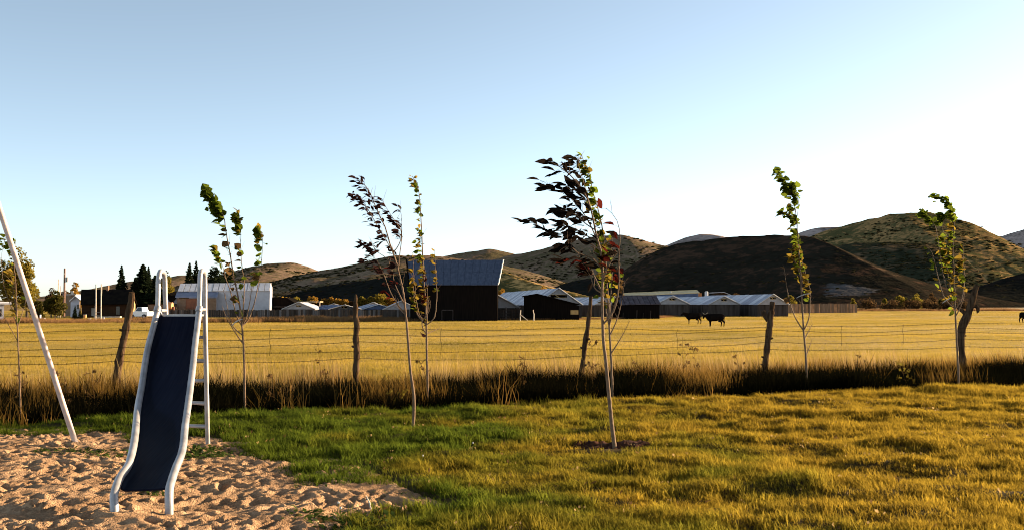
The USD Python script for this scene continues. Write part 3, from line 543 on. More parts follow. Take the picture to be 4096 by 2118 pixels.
def conifer(px, ytop, wpx, d, label, seed=0, base=FIELD, lean=0, whorls=16, m='conifer', name='spruce_tree', per=11):
    gg = np.random.default_rng(seed + 2000); b = at(px, 1250, d); b[2] = base
    H = at(px, ytop, d)[2] - base; R = wpx * d / FPX / 2
    t = thing(name, label, 'tree', b)
    MB().tube([(0, 0, -.1), (0, 0, H * .5), (0, 0, H)], [H * .022, H * .013, .01], 7).build('trunk', M['far_wood'], t)
    c = MB(); N = int(60 * whorls)
    f = gg.uniform(0, 1, N) ** 1.35; ph = (f * whorls) % 1.0
    rad = R * (1 - f) ** .85 * (.62 + .5 * ph) + .03 * R; a = gg.uniform(0, 2 * PI, N); sect = .52 + .75 * meshkit.noise(np.stack([np.cos(a) * 2.2 + 9, np.sin(a) * 2.2 + 9, f * whorls * .8 + seed * 7], -1), seed)
    rr = rad * sect * np.where(gg.uniform(0, 1, N) < .75, gg.uniform(.72, 1.05, N), gg.uniform(.15, .8, N)); z = H * (.05 + .95 * f)
    d = np.c_[np.cos(a), np.sin(a), 0 * a]; sd_ = np.c_[-np.sin(a), np.cos(a), 0 * a]; p = d * rr[:, None]; p[:, 2] = z
    ln = (R * .34 * (1 - f) + .10 * R)[:, None] * gg.uniform(.7, 1.3, (N, 1)); drop = A([0, 0, 1.0]) * ln
    V = np.stack([p - d * ln * .6 + drop * .25, p - sd_ * ln * .55 - drop * .12, p + d * ln * .6 - drop * .18, p + sd_ * ln * .55 - drop * .30], 1).reshape(-1, 3)
    c.add(V, np.arange(N * 4).reshape(-1, 4))
    V = np.stack([p - d * ln * .5, p - drop * .75, p + d * ln * .55 - drop * .15, p + drop * .12], 1).reshape(-1, 3); c.add(V, np.arange(N * 4).reshape(-1, 4))
    c.build('crown', M[m], t); return t
tree('cottonwood_tree', 62, 985, 190, 150, M['tree_green'], 'large green-gold cottonwood behind the swing leg at the far left', seed=1, n=6000, size=.20, lobes=22)
tree('cottonwood_tree', 108, 1045, 70, 148, M['tree_green'], 'narrower olive tree just right of the large cottonwood', seed=2, n=1500, size=.18)
tree('shrub', 150, 1198, 60, 142, M['tree_dark'], 'dark low bush between the cottonwood and the round bush', 'shrub', seed=3, n=900, size=.13)
tree('round_bush', 222, 1160, 95, 140, M['tree_dark'], 'big rounded olive bush left of the utility pole foot', 'shrub', seed=4, n=2400, size=.14, lobes=12)
tree('round_bush', 205, 1150, 60, 165, M['tree_brown'], 'brown twiggy tree crown above the rounded olive bush', 'tree', seed=5, n=900, size=.18)
tree('autumn_tree', 300, 1128, 70, 210, M['tree_orange'], 'orange autumn tree behind the small white house', seed=6, n=1400, size=.22)
tree('autumn_tree', 262, 1160, 60, 215, M['tree_brown'], 'rusty tree behind the tall utility pole', seed=7, n=900, size=.22)
tree('shrub', 130, 1190, 50, 175, M['tree_brown'], 'brown shrub far behind the round bush', 'shrub', seed=8, n=600, size=.2)
conifer(163, 1208, 34, 138, 'small green conifer before the dark bush', seed=1, whorls=10, m='tree_dark')
conifer(300, 1218, 26, 140, 'tiny spruce before the white house wall', seed=2, whorls=10)
conifer(320, 1228, 20, 141, 'tinier spruce at the corner of the log house', seed=3, whorls=9)
conifer(484, 1060, 78, 185, 'slim pointed spruce left of the spruce cluster', seed=4, whorls=20)
conifer(570, 1055, 145, 190, 'broad dark spruce, widest of the cluster', seed=5, whorls=22, per=16)
conifer(592, 1064, 70, 196, 'spruce with a thin top right behind the broad one', seed=6, whorls=18)
conifer(540, 1108, 95, 186, 'shorter spruce at the left of the cluster', seed=7, whorls=16, per=14)
conifer(618, 1100, 110, 187, 'shorter spruce beside the slide handle', seed=8, whorls=16, per=14)
conifer(756, 1050, 80, 215, 'spruce with ragged top left of the right slide handle', seed=9, whorls=18)
conifer(782, 1042, 75, 218, 'tall spruce directly behind the right slide handle', seed=10, whorls=18)
tree('juniper_tree', 855, 1064, 105, 215, M['conifer'], 'rounded dark juniper behind the white shed roof', seed=11, n=3400, size=.22, lobes=14)
tree('juniper_tree', 905, 1074, 95, 220, M['conifer'], 'second rounded dark juniper above the white shed roof', seed=12, n=3000, size=.22, lobes=13)
tree('olive_tree', 925, 1085, 80, 222, M['tree_dark'], 'olive tree at the right end of the dark pines', seed=13, n=1400, size=.2)
tree('autumn_tree', 672, 1105, 75, 230, M['tree_green'], 'yellow-green tree seen between the two slide handles', seed=14, n=1500, size=.22)
tree('autumn_tree', 665, 1082, 46, 235, M['tree_brown'], 'bare-looking brown treetop by the left slide handle', seed=15, n=500, size=.2)
for k, (px, yt, w, mm, lb) in enumerate([(1135, 1188, 60, 'tree_orange', 'low gold trees at the right corner of the black shed roof'), (1190, 1190, 60, 'tree_green', 'olive-gold tree behind the pale gable'), (1250, 1188, 60, 'tree_orange', 'gold tree behind the flat porch roof'),
        (1292, 1193, 55, 'tree_orange', 'orange tree right of the flat porch roof'), (1325, 1188, 50, 'tree_orange', 'bright orange tree in the gold row'), (1352, 1194, 45, 'tree_orange', 'small orange tree beside the brightest one'),
        (1380, 1196, 50, 'tree_orange', 'tawny tree left of the fence post top'), (1405, 1203, 40, 'tree_brown', 'low brown tree just left of the fence post top'), (1445, 1185, 50, 'tree_green', 'olive tree right of the fence post top'),
        (1482, 1184, 56, 'tree_green', 'green-gold tree mid way to the maroon sapling'), (1525, 1170, 80, 'tree_green', 'tallest dark green-gold tree of the row'), (1568, 1192, 50, 'tree_orange', 'small gold tree nearest the maroon sapling')]):
    tree('autumn_tree', px, yt, w, 235, M[mm], lb, seed=30 + k, n=900, size=.24, ybase=1240)
tree('autumn_tree', 2010, 1152, 46, 230, M['tree_orange'], 'bright orange tree at the right edge of the barn', seed=50, n=900, size=.22)
tree('autumn_tree', 2175, 1140, 60, 260, M['tree_orange'], 'orange tree behind the big pale roof', seed=51, n=700, size=.24)
for k, (px, yt, w, d, mm, lb) in enumerate([(3160, 1178, 50, 260, 'tree_green', 'pale green bush right of the last pale shed'), (3412, 1192, 34, 300, 'tree_green', 'small green bush over the end of the board fence'), (3540, 1192, 30, 330, 'tree_green', 'small pale bush in the dark hedge'),
        (3600, 1180, 50, 330, 'tree_green', 'round green bush above the dark hedge'), (3622, 1188, 40, 332, 'tree_dark', 'darker bush touching the round green bush'), (3668, 1172, 60, 330, 'tree_green', 'widest green bush above the dark hedge'), (3728, 1168, 50, 335, 'tree_brown', 'brownish tree near the lit foot of the hill'),
        (3770, 1195, 60, 340, 'tree_dark', 'dark bush left of the crooked fence post'), (3560, 1205, 90, 320, 'tree_brown', 'dark brown hedge bush beside the fence end'), (3470, 1203, 90, 320, 'tree_brown', 'first dark brown hedge bush past the fence end'), (3640, 1206, 90, 321, 'tree_brown', 'dark hedge bush below the widest green bush'),
        (3720, 1205, 90, 322, 'tree_brown', 'dark hedge bush below the brownish tree'), (3800, 1208, 90, 322, 'tree_brown', 'dark hedge bush behind the right poplar'), (3860, 1212, 80, 322, 'tree_brown', 'last dark hedge bush by the crooked post'),
        (2950, 1172, 60, 300, 'tree_brown', 'low shrub showing above the pale roofs')]):
    tree('hedge_bush' if 'hedge' in lb else 'shrub', px, yt, w, d, M[mm], lb, 'shrub', seed=60 + k, n=900, size=.26 if d > 300 else .22)

# ------------------------------------------------------------------ buildings
def local(p0, u):
    """a frame on the ground at p0 with its x axis along u"""
    return math.atan2(u[1], u[0])
def roof_sheets(t, a, b, c, d, n, m, name='roof_sheet', th=.05, rows=1, seed=0, gap=.10):
    """a-b along the eave, d-c along the ridge; n sheets side by side with tiny laps"""
    gg = random.Random(seed); a, b, c, d = map(lambda q: A(q, float), (a, b, c, d))
    for j in range(rows):
        r0, r1 = j / rows, (j + 1) / rows
        for i in range(n):
            f0, f1 = i / n, (i + 1) / n - gap / n
            pt = lambda f, r: (a * (1 - f) + b * f) * (1 - r) + (d * (1 - f) + c * f) * r
            up = A([0, 0, gg.uniform(0, .03 if gap > .05 else .008) + .02 * j])
            MB().slab(pt(f0, r0) + up, pt(f1, r0) + up, pt(f1, min(1, r1 + .01)) + up, pt(f0, min(1, r1 + .01)) + up, th).build(name, m[gg.randrange(len(m))] if isinstance(m, list) else m, t)
def gable_shed(name, label, cat, peak, half, drop, back, wall_z, m_roof, m_gable, m_wall, n=14, hole=None, group=None, base=FIELD, vent=True, over=.25):
    """a shed whose gable end faces the camera; peak: world point of the front ridge; back: horizontal vector to the far gable; eaves half to each side and drop below"""
    pk = A(peak, float); bk = A([*back, 0.0]); side = A([bk[1], -bk[0], 0]) / np.linalg.norm(bk)
    o = A([pk[0], pk[1], base]); t = thing(name, label, cat, o, group=group); P = pk - o; ez = P[2] - drop
    eL, eR = P - side * half - [0, 0, drop], P + side * half - [0, 0, drop]
    fwd = -bk / np.linalg.norm(bk) * over
    roof_sheets(t, eL + bk, eL + fwd, P + fwd, P + bk, n, m_roof, seed=1)
    MB().slab(eR + fwd, eR + bk, P + bk, P + fwd, .05).build('roof_slope', m_roof[0] if isinstance(m_roof, list) else m_roof, t)
    # gable with its opening
    g0 = A([0, 0, -.10]); x = lambda f, zz: P * [1, 1, 0] + side * (f * half) + [0, 0, zz]
    gm = MB(); top = P[2] - .10
    def wide(zz): return max(0.0, min(1.0, (top - zz) / drop)) * .98
    if hole:
        h0, h1 = top - drop * hole[1], top - drop * hole[0]; w = hole[2]
        gm.add([x(-wide(ez), ez), x(wide(ez), ez), x(wide(h0), h0), x(-wide(h0), h0)], [[0, 1, 2, 3]])
        gm.add([x(-wide(h1), h1), x(wide(h1), h1), x(0, top)], [[0, 1, 2]])
        for sgn in (-1, 1):
            gm.add([x(sgn * wide(h0) * 1, h0), x(sgn * w, h0), x(sgn * w, h1), x(sgn * wide(h1), h1)], [[0, 1, 2, 3]])
        hb = MB()
        for zz in (h0, h1): hb.tube([x(-w, zz), x(w, zz)], .03, 4)
        hb.tube([x(-.05 - w * .3, h1), x(w * .1, h0)], .05, 5); hb.build('vent_strut', M['lit_board'], t)
        inner = MB(); inner.add([x(-w, h0) + bk * .02, x(w, h0) + bk * .02, x(w, h1) + bk * .02, x(-w, h1) + bk * .02], [[0, 1, 2, 3]]); inner.build('vent_opening', M['barn_wood'], t)  # near-black sheet standing in for the shade inside the vent
    else:
        gm.add([x(-.98, ez), x(.98, ez), x(0, top)], [[0, 1, 2]])
    gm.build('gable', m_gable, t)
    wz = 0.0
    wl = MB(); f = .96
    c = [P * [1, 1, 0] + side * (sx_ * half * f) + bk * q for q in (0.004, 1) for sx_ in (-1, 1)]
    for i, j in ((0, 1), (1, 3), (3, 2), (2, 0)): wl.quad(c[i], c[j], c[j] + [0, 0, ez], c[i] + [0, 0, ez])
    wl.build('wall', m_wall, t)
    rk = MB(); rk.tube([eR + fwd + [0, 0, .02], P + fwd + [0, 0, .05], eL + fwd + [0, 0, .02]], .07, 5); rk.build('rake_trim', M['trim'], t)
    return t

# the barn
BD = 131.0; bb = gnd(1815, 1282, FIELD); BD = bb[1]
def atb(px, py, d=None): return at(px, py, d or BD) - A([bb[0], BD, FIELD])
t = thing('barn', 'large black barn with a blue-grey metal roof, no window in view', 'barn', (bb[0], BD, FIELD))
eL, eR = atb(1641, 1135), atb(1989, 1135); dep = 9.0
rl, rr = atb(1627, 1040, BD + dep / 2), atb(2013, 1040, BD + dep / 2)
wl = MB(); B0 = A([eL[0], 0, 0]); B1 = A([eR[0], 0, 0])
ez = eL[2]
for p, q in ((B0, B1), (B1, B1 + [0, dep, 0]), (B1 + [0, dep, 0], B0 + [0, dep, 0]), (B0 + [0, dep, 0], B0)): wl.quad(p, q, q + [0, 0, ez], p + [0, 0, ez])
for xx in (eL[0], eR[0]): wl.add([[xx, 0, ez], [xx, dep, ez], [xx, dep / 2, rl[2] - .15]], [[0, 1, 2]])
wl.build('wall', M['barn_wood'], t)
roof_sheets(t, eL + [-.1, -.35, -.1], eR + [.1, -.35, -.1], rr, rl, 13, M['barn_roof'], rows=2, th=.08, seed=4, gap=.025)
MB().slab(eR + [.1, dep + .35, -.1], eL + [-.1, dep + .35, -.1], rl, rr, .08).build('back_roof', M['barn_roof'], t)
rk = MB().tube([eR + [.13, -.38, -.1], rr + [.03, 0, .03]], .09, 6); rk.build('rake_trim', M['trim'], t)
MB().tube([eL + [-.13, -.38, -.1], rl + [-.03, 0, .03]], .12, 6).build('rake_board', M['barn_wood'], t)
fr_ = MB(); dx0, dx1 = atb(1768, 1240)[0], atb(1812, 1240)[0]; dz = atb(1768, 1238)[2]
for p, q in (((dx0, -.04, .1), (dx0, -.04, dz)), ((dx1, -.04, .1), (dx1, -.04, dz)), ((dx0, -.04, dz), (dx1, -.04, dz))): fr_.tube([p, q], .04, 4)
fr_.build('door_frame', mat('door_frame_wood', (.05, .035, .03), None, 2, .9), t)
MB().box(((dx0 + dx1) / 2, -.02, dz / 2), (dx1 - dx0 - .1, .03, dz - .1)).build('door', M['barn_wood'], t)

# pale sheds right of the barn
pal = [M['pale_roof'], mat('pale_roof_panel', (.25, .25, .29), (.20, .20, .23), .5, .7, spec=.1), mat('pale_roof_bright', (.44, .43, .46), (.34, .335, .36), .5, .7, spec=.1)]
gable_shed('pale_shed', 'pale shed half hidden behind the right edge of the barn', 'shed', at(1960, 1162, 142), 4.3, 2.4, (-4, 30), 1, pal, M['pale_gable'], M['fence_board'], n=16)
gable_shed('pale_shed', 'largest pale shed with a dark slot in its gable, behind the black lean-to', 'shed', at(2235, 1151, 150), 3.7, 2.55, (-8.8, 62), 1, pal, M['pale_gable'], M['fence_board'], n=30, hole=(.34, .52, .34))
gable_shed('pale_shed', 'pale shed roof behind the dark cherry sapling trunk', 'shed', at(2452, 1184, 172), 3.4, 1.45, (-7, 55), 1, pal, M['pale_gable'], M['fence_board'], n=22)
gable_shed('pale_shed', 'pale shed just right of the grey roofed hut, vent in its gable', 'shed', at(2690, 1182, 180), 3.2, 1.5, (-4, 30), 1, pal, M['pale_gable'], M['fence_board'], n=14, hole=(.22, .45, .18))
gable_shed('pale_shed', 'pale shed with vent directly above the two black cows', 'shed', at(2896, 1183, 180), 3.1, 1.5, (-4.2, 30), 1, pal, M['pale_gable'], M['fence_board'], n=14, hole=(.25, .5, .17))
gable_shed('pale_shed', 'last pale shed on the right, vent in its gable, left of the green bush', 'shed', at(3092, 1175, 178), 3.0, 1.85, (-5.5, 34), 1, pal, M['pale_gable'], M['fence_board'], n=16, hole=(.22, .42, .18))
# left of the barn
gable_shed('low_hut', 'cream gabled hut with a small vent right of the white shed', 'hut', at(1195, 1207, 172), 2.85, 1.2, (-1, 14), 1, pal, M['pale_gable'], M['fence_board'], n=7, hole=(.35, .55, .16))
gable_shed('low_hut', 'low blue-grey roofed hut left of the pointed fence post', 'hut', at(1378, 1218, 175), 3.0, .75, (-8, 16), 1, [M['blue_roof']], M['fence_board_pale'], M['fence_board'], n=9, hole=(.2, .6, .16))
gable_shed('low_hut', 'long blue sheet roof right of the pointed fence post', 'hut', at(1515, 1216, 178), 2.9, .85, (-6, 26), 1, [M['blue_roof'], M['pale_roof']], M['blue_roof'], M['fence_board'], n=12)
gable_shed('low_hut', 'pale roofed hut just left of the maroon sapling trunk', 'hut', at(1606, 1202, 170), 3.2, 1.45, (-3.5, 26), 1, pal, M['pale_gable'], M['fence_board'], n=12)
gable_shed('low_hut', 'small pale cupola roof showing above the blue sheet roof', 'hut', at(1493, 1207, 215), 1.6, .7, (-.5, 6), 1, pal, M['pale_gable'], M['pale_gable'], n=4)
gable_shed('low_hut', 'small grey roof peak behind the low blue-grey hut', 'hut', at(1335, 1213, 210), 2.4, .8, (-1, 8), 1, pal, M['pale_gable'], M['pale_gable'], n=4)
# flat porch roof
p = at(1240, 1245, 185); t = thing('open_shelter', 'open shelter with a thin flat pale roof behind the cream hut', 'shelter', (p[0], p[1], FIELD))
z1 = at(1240, 1205, 185)[2] - FIELD; w = 84 * 185 / FPX / 2
MB().box((0, 1, z1), (w * 2, 3, .14)).build('roof', M['yellow_roof'], t)
MB().box((0, 2.2, z1 * .45), (w * 1.95, .1, z1 * .9)).build('wall', M['brown_wall'], t)
for sx_ in (-1, 1): MB().tube([(sx_ * w * .95, -.3, 0), (sx_ * w * .95, -.3, z1 - .08)], .07, 6).build('post', M['pale_pole'], t)

# black lean-to shed in front of the largest pale shed
d0 = 140.0; o = at(2200, 1250, d0); o[2] = FIELD
t = thing('black_shed', 'black lean-to shed with a lopsided roof before the largest pale shed', 'shed', o)
loc = lambda px, py, dd=d0: at(px, py, dd) - o
prof = [loc(2098, 1184), loc(2148, 1176), loc(2306, 1216)]
sh = MB(); f0 = [A([loc(2098, 1200)[0], 0, 0]), A([loc(2316, 1200)[0], 0, 0]), A([loc(2316, 1218)[0], 0, loc(2316, 1220)[2]]), A([prof[1][0], 0, prof[1][2]]), A([prof[0][0], 0, prof[0][2]])]
bk = A([0, 6.0, 0]); sh.add(f0 + [q + bk for q in f0], [[0, 1, 2], [0, 2, 3], [0, 3, 4], [5, 7, 6], [5, 8, 7], [5, 9, 8], [0, 4, 9], [0, 9, 5], [1, 6, 7], [1, 7, 2]]); sh.build('wall', M['barn_wood'], t)
MB().slab(prof[1] + [0, -.3, .02], prof[2] + [.4, -.3, -.06], prof[2] + [.4, 6.3, -.06], prof[1] + [0, 6.3, .02], -.12).build('roof', M['dark_roof'], t)
MB().slab(prof[0] + [-.3, -.3, -.05], prof[1] + [0, -.3, .02], prof[1] + [0, 6.3, .02], prof[0] + [-.3, 6.3, -.05], -.12).build('roof_slope', M['dark_roof'], t)
hb = MB(); 
for i in range(8):
    px = 2284 + i * 3.9; a0 = loc(px, 1240); MB().box((a0[0], -.12, loc(px, 1247)[2]), (.11, .03, .62)).build('board', M['lit_board'], t)
# open pen left of it
o2 = at(2040, 1250, 138); o2[2] = FIELD
t = thing('corral', 'weathered pole corral between the barn and the black lean-to', 'corral', o2)
for px in (1998, 2012, 2024, 2048, 2062, 2080): 
    p = at(px, 1235, 138) - o2; MB().tube([(p[0], 0, -.2), (p[0] + .02, 0, rnd.uniform(1.3, 2.1))], .075, 6).build('post', M['fence_board_pale'] if px in (2024,) else M['fence_board'], t)
for zz in (.5, .95, 1.4): MB().tube([(at(1996, 1240, 138) - o2) * [1, 0, 0] + [0, -.1, zz], (at(2084, 1240, 138) - o2) * [1, 0, 0] + [0, -.1, zz + .05]], .05, 5).build('rail', M['fence_board'], t)
for k, (px, yt) in enumerate(((2081, 1237), (2134, 1237))):
    p = at(px, 1262, 134); p[2] = FIELD; t = thing('pale_post', ('pale wooden post with a slanting brace left before the black lean-to', 'pale wooden post standing alone before the black lean-to')[k], 'post', p)
    hh = at(px, yt, 134)[2] - FIELD; MB().tube([(0, 0, -.2), (.02, 0, hh * .6), (.05 - .09 * k, 0, hh)], [.09, .08, .06], 7).build('post', M['pale_pole'], t)
    if k == 0: MB().tube([(.05, 0, hh * .55), (1.0, .1, .05)], .045, 5).build('brace', M['pale_pole'], t)

# grey-roofed hut
d0 = 150.0; o = at(2550, 1260, d0); o[2] = FIELD; loc = lambda px, py, dd=d0: at(px, py, dd) - o
t = thing('grey_hut', 'dark wooden hut with a grey shingle roof right of the cherry sapling', 'hut', o)
eL, eR, rL, rR = loc(2483, 1215), loc(2642, 1213), loc(2466, 1180, d0 + 2.4), loc(2626, 1179, d0 + 2.4); ez = eL[2]
xl, xr = loc(2486, 1215)[0], loc(2638, 1215)[0]; dp = 4.8
wl = MB(); c = [A([xl, 0, 0]), A([xr, 0, 0]), A([xr - .9, dp, 0]), A([xl - .9, dp, 0])]
for i in range(4): wl.quad(c[i], c[(i + 1) % 4], c[(i + 1) % 4] + [0, 0, ez - .05], c[i] + [0, 0, ez - .05])
for a_, b_, r_ in ((c[0], c[3], rL + [.3, 0, -.1]), (c[1], c[2], rR + [-.3, 0, -.1])): wl.add([a_ + [0, 0, ez - .05], b_ + [0, 0, ez - .05], r_], [[0, 1, 2]])
wl.build('wall', M['barn_wood'], t)
roof_sheets(t, eL + [-.1, -.3, -.05], eR + [.1, -.3, -.05], rR, rL, 8, M['slate_roof'], name='roof_panel', th=.08, seed=3)
MB().slab(eR + [-.9, dp + .4, 0], eL + [-.9, dp + .4, 0], rL, rR, .08).build('back_roof', M['slate_roof'], t)
for px in (2490, 2545, 2570, 2600): MB().tube([(loc(px, 1230)[0], -.5, 0), (loc(px, 1230)[0] + .05, -.5, rnd.uniform(.9, 1.7))], .05, 5).build('post', M['fence_board'], t)

# long building behind
d0 = 260.0; o = at(2660, 1230, d0); o[2] = FIELD; loc = lambda px, py, dd=d0: at(px, py, dd) - o
t = thing('long_shed', 'long blue walled shed with a sunlit yellow roof edge behind the pale roofs', 'shed', o)
a0, a1 = loc(2500, 1180, 275), loc(2793, 1168)
MB().quad(a0 * [1, 1, 0], a1 * [1, 1, 0], a1, a0).build('wall', M['blue_roof'], t)
MB().slab(a0 + [0, -.4, 0], a1 + [.3, -.4, 0], a1 + [.3, 3, .55], a0 + [0, 3, .55], .2).build('roof', M['yellow_roof'], t)
MB().slab(a1 + [.3, 3, .55], a0 + [0, 3, .55], a0 + [0, 7, -.1], a1 + [.3, 7, -.1], .2).build('back_roof', M['yellow_roof'], t)
MB().quad(a1 * [1, 1, 0], a1 * [1, 1, 0] + [2.2, 6.5, 0], a1 + [2.2, 6.5, -.1], a1).build('end_wall', M['brown_wall'], t)
for px in (2683, 2720): MB().tube([loc(px, 1170, 266) + [0, 0, 0], loc(px, 1163, 266)], [.18, .12], 7).build('roof_vent', M['trim'], t)
p = at(2826, 1200, 230); p[2] = FIELD; t = thing('white_silo', 'short white tank rising behind the pale shed above the cows', 'tank', p)
zt = at(2826, 1166, 230)[2] - FIELD
MB().tube([(0, 0, 0), (0, 0, zt)], .38, 14).build('tank', M['white_wall'], t, smooth=40); MB().tube([(0, 0, zt), (0, 0, zt + .18)], [.42, .2], 14).build('cap', M['trim'], t)
d0 = 235.0; o = at(2900, 1230, d0); o[2] = FIELD; loc = lambda px, py, dd=d0: at(px, py, dd) - o
t = thing('brown_shed', 'brown shed with a thin pale roof right of the white tank', 'shed', o)
a0, a1 = loc(2850, 1170), loc(2896, 1168); a2 = loc(2925, 1180)
MB().add([a0 * [1, 1, 0], a2 * [1, 1, 0], a2, a1 + [0, 0, -.05], a0 + [0, 0, -.05]], [[0, 1, 2], [0, 2, 3], [0, 3, 4]]).build('wall', M['brown_wall'], t)
MB().slab(a0 + [0, -.2, 0], a1 + [0, -.2, 0], a1 + [0, 4, 0], a0 + [0, 4, 0], -.12).build('roof', M['pale_roof'], t)
MB().slab(a1 + [0, -.2, 0], a2 + [.1, -.2, -.05], a2 + [.1, 4, -.05], a1 + [0, 4, 0], -.12).build('roof_slope', M['pale_roof'], t)

# board fences
def board_fence(label, pts, ytop, wide, mats, seed):
    gg = random.Random(seed); P0 = at(pts[0][0], 1250, pts[0][1]); P0[2] = FIELD
    t = thing('board_fence', label, 'fence', P0)
    for (pa, da), (pb, db) in zip(pts, pts[1:]):
        a, b = at(pa, ytop, da), at(pb, ytop, db); Ln = np.linalg.norm((b - a)[:2]); n = max(1, int(Ln / wide)); u = (b - a) / n; rz = math.atan2(u[1], u[0])
        for i in range(n):
            c = a + u * (i + .5); h = c[2] - FIELD + gg.uniform(-.07, .07)
            MB().box(c * [1, 1, 0] - P0 * [1, 1, 0] + [0, gg.uniform(-.02, .02), h / 2], (np.linalg.norm(u[:2]) * gg.uniform(.90, .97), .04, h), rz).build('board', mats[gg.choice([0, 0, 0, 1]) if len(mats) > 1 else 0], t)
        for zz in (.35, .95): 
            q = a * [1, 1, 0] - P0 * [1, 1, 0] + [0, .06, zz], b * [1, 1, 0] - P0 * [1, 1, 0] + [0, .06, zz]; MB().tube(q, .05, 4).build('rail', M['fence_board'], t)
    return t
board_fence('long weathered board fence from the white shed to the barn', [(600, 168), (900, 166), (1250, 164), (1645, 160)], 1237, .40, [M['fence_board'], M['fence_board_pale']], 1)
board_fence('weathered board fence below the pale sheds, ending at the hedge', [(2645, 195), (2900, 215), (3170, 235), (3428, 250)], 1213, .45, [M['fence_board'], mat('brown_fence_board', (.11, .072, .05), (.055, .035, .022), .7, .9, spec=0.0)], 2)

# white shed with its lean-to
d0 = 176.0; o = at(900, 1262, d0); o[2] = FIELD; loc = lambda px, py, dd=d0: at(px, py, dd) - o
t = thing('white_shed', 'long white metal shed with a lean-to, behind the slide', 'shed', o)
fL, fR = loc(868, 1163), loc(1080, 1161); rL, rR = loc(722, 1133, d0 + 3), loc(1083, 1130, d0 + 3); eL = loc(712, 1163)
bR = loc(1089, 1160, d0 + 6); ez = fR[2]
MB().quad(fL * [1, 1, 0], fR * [1, 1, 0], fR, fL * [1, 1, 0] + [0, 0, ez]).build('wall', mat('grey_white_siding', (.40, .385, .40), (.34, .325, .34), 1.2, .8, spec=.05), t)  # front siding greyed so its colour carries the shade
ge = MB(); ge.add([fR * [1, 1, 0], bR * [1, 1, 0], bR * [1, 1, 0] + [0, 0, ez], rR + [0, 0, -.05], fR], [[0, 1, 2], [0, 2, 3], [0, 3, 4]]); ge.build('end_wall', M['white_wall'], t)
MB().quad(bR * [1, 1, 0], eL * [1, 1, 0] + [0, 6, 0], eL * [1, 1, 0] + [0, 6, ez], bR * [1, 1, 0] + [0, 0, ez]).build('back_wall', M['white_wall'], t)
roof_sheets(t, eL + [0, -.15, 0], fR + [.06, -.15, 0], rR + [.06, 0, 0], rL, 16, [M['white_roof'], M['white_roof'], mat('white_roof_dull', (.68, .63, .61), None, .8, .5)], th=.06, seed=8)
MB().slab(bR + [.06, .3, 0], eL + [0, 6.3, 0], rL, rR + [.06, 0, 0], .06).build('back_roof', M['white_roof'], t)
lo = loc(700, 1187, d0 - 2.2); lo1 = loc(868, 1187, d0 - 2.2)
MB().slab(lo, lo1, fL + [.3, 0, -.12], eL + [-.2, 0, -.12], .06).build('lean_to_roof', mat('lean_to_sheet', (.22, .23, .30), (.17, .18, .23), 1, .7, spec=.1), t)
q0, q1 = loc(708, 1190, d0 - 1.9), loc(866, 1190, d0 - 1.9)
MB().quad(q0 * [1, 1, 0], q1 * [1, 1, 0], q1 + [0, 0, -.05], q0 + [0, 0, -.05]).build('block_wall', M['tan_block'], t)
MB().add([q1 * [1, 1, 0], fL * [1, 1, 0], fL + [0, 0, -.25], q1 + [0, 0, -.05]], [[0, 1, 2], [0, 2, 3]]).build('side_wall', M['white_wall'], t)
r0, r1 = loc(744, 1192, d0 - 1.95), loc(790, 1234, d0 - 1.95); MB().box(((r0[0] + r1[0]) / 2, r0[1], (r0[2] + r1[2]) / 2), (r1[0] - r0[0], .06, r0[2] - r1[2])).build('door', M['rust_door'], t)
for yy in (1202, 1213, 1224, 1236): 
    z_ = loc(800, yy, d0 - 1.96)[2]; MB().box(((r1[0] + q1[0]) / 2 + .3, r0[1], z_), (q1[0] - r1[0] - .8, .03, .10)).build('siding_board', M['tan_block'], t)
# dark shed roof between the handles, with its blue wall, and black open shed right of the white shed
d0 = 185.0; o = at(690, 1255, d0); o[2] = FIELD; loc = lambda px, py, dd=d0: at(px, py, dd) - o
t = thing('dark_gable_shed', 'dark overhanging gable roof with a blue wall, between the slide handles', 'shed', o)
a0, a1, a2 = loc(668, 1184), loc(690, 1218), loc(716, 1186)
MB().add([loc(668, 1255) * [1, 1, 0], loc(716, 1255) * [1, 1, 0], a2, a0], [[0, 1, 2, 3]]).build('wall', mat('blue_wall', (.22, .25, .33), None, 1, .8), t)
MB().slab(a0 + [0, -.8, .3], a2 + [.3, -.8, .3], a2 + [.3, 4, 1.0], a0 + [0, 4, 1.0], .1).build('roof', M['dark_roof'], t)
MB().add([a0 + [0, -.6, .2], a1 + [0, -.6, 0], a2 + [0, -.6, .2]], [[0, 1, 2]]).build('gable', M['dark_roof'], t)
o = at(685, 1240, 170); o[2] = FIELD; t = thing('fuel_tank', 'orange fuel tank on legs between the slide handles', 'tank', o)
zc = at(685, 1222, 170)[2] - FIELD
MB().tube([(-.75, 0, zc), (-.68, 0, zc), (.2, 0, zc), (.27, 0, zc)], [.3, .62, .62, .3], 16).build('tank', M['orange_tank'], t, smooth=40)
for xx in (-.6, .15): MB().box((xx, 0, (zc - .5) / 2), (.08, .8, zc - .5)).build('leg', M['rust_door'], t)
MB().tube([(.45, -.1, .0), (.45, -.1, zc - .1)], .2, 10).build('drum', M['rust_door'], t)
d0 = 182.0; o = at(1115, 1255, d0); o[2] = FIELD; loc = lambda px, py, dd=d0: at(px, py, dd) - o
t = thing('black_open_shed', 'low black shed right beside the white shed', 'shed', o)
pr_ = [loc(1084, 1189), loc(1148, 1191), loc(1184, 1214)]
MB().add([loc(1084, 1240) * [1, 1, 0], loc(1184, 1240) * [1, 1, 0], pr_[2], pr_[1], pr_[0]], [[0, 1, 2], [0, 2, 3], [0, 3, 4]]).build('wall', M['barn_wood'], t)
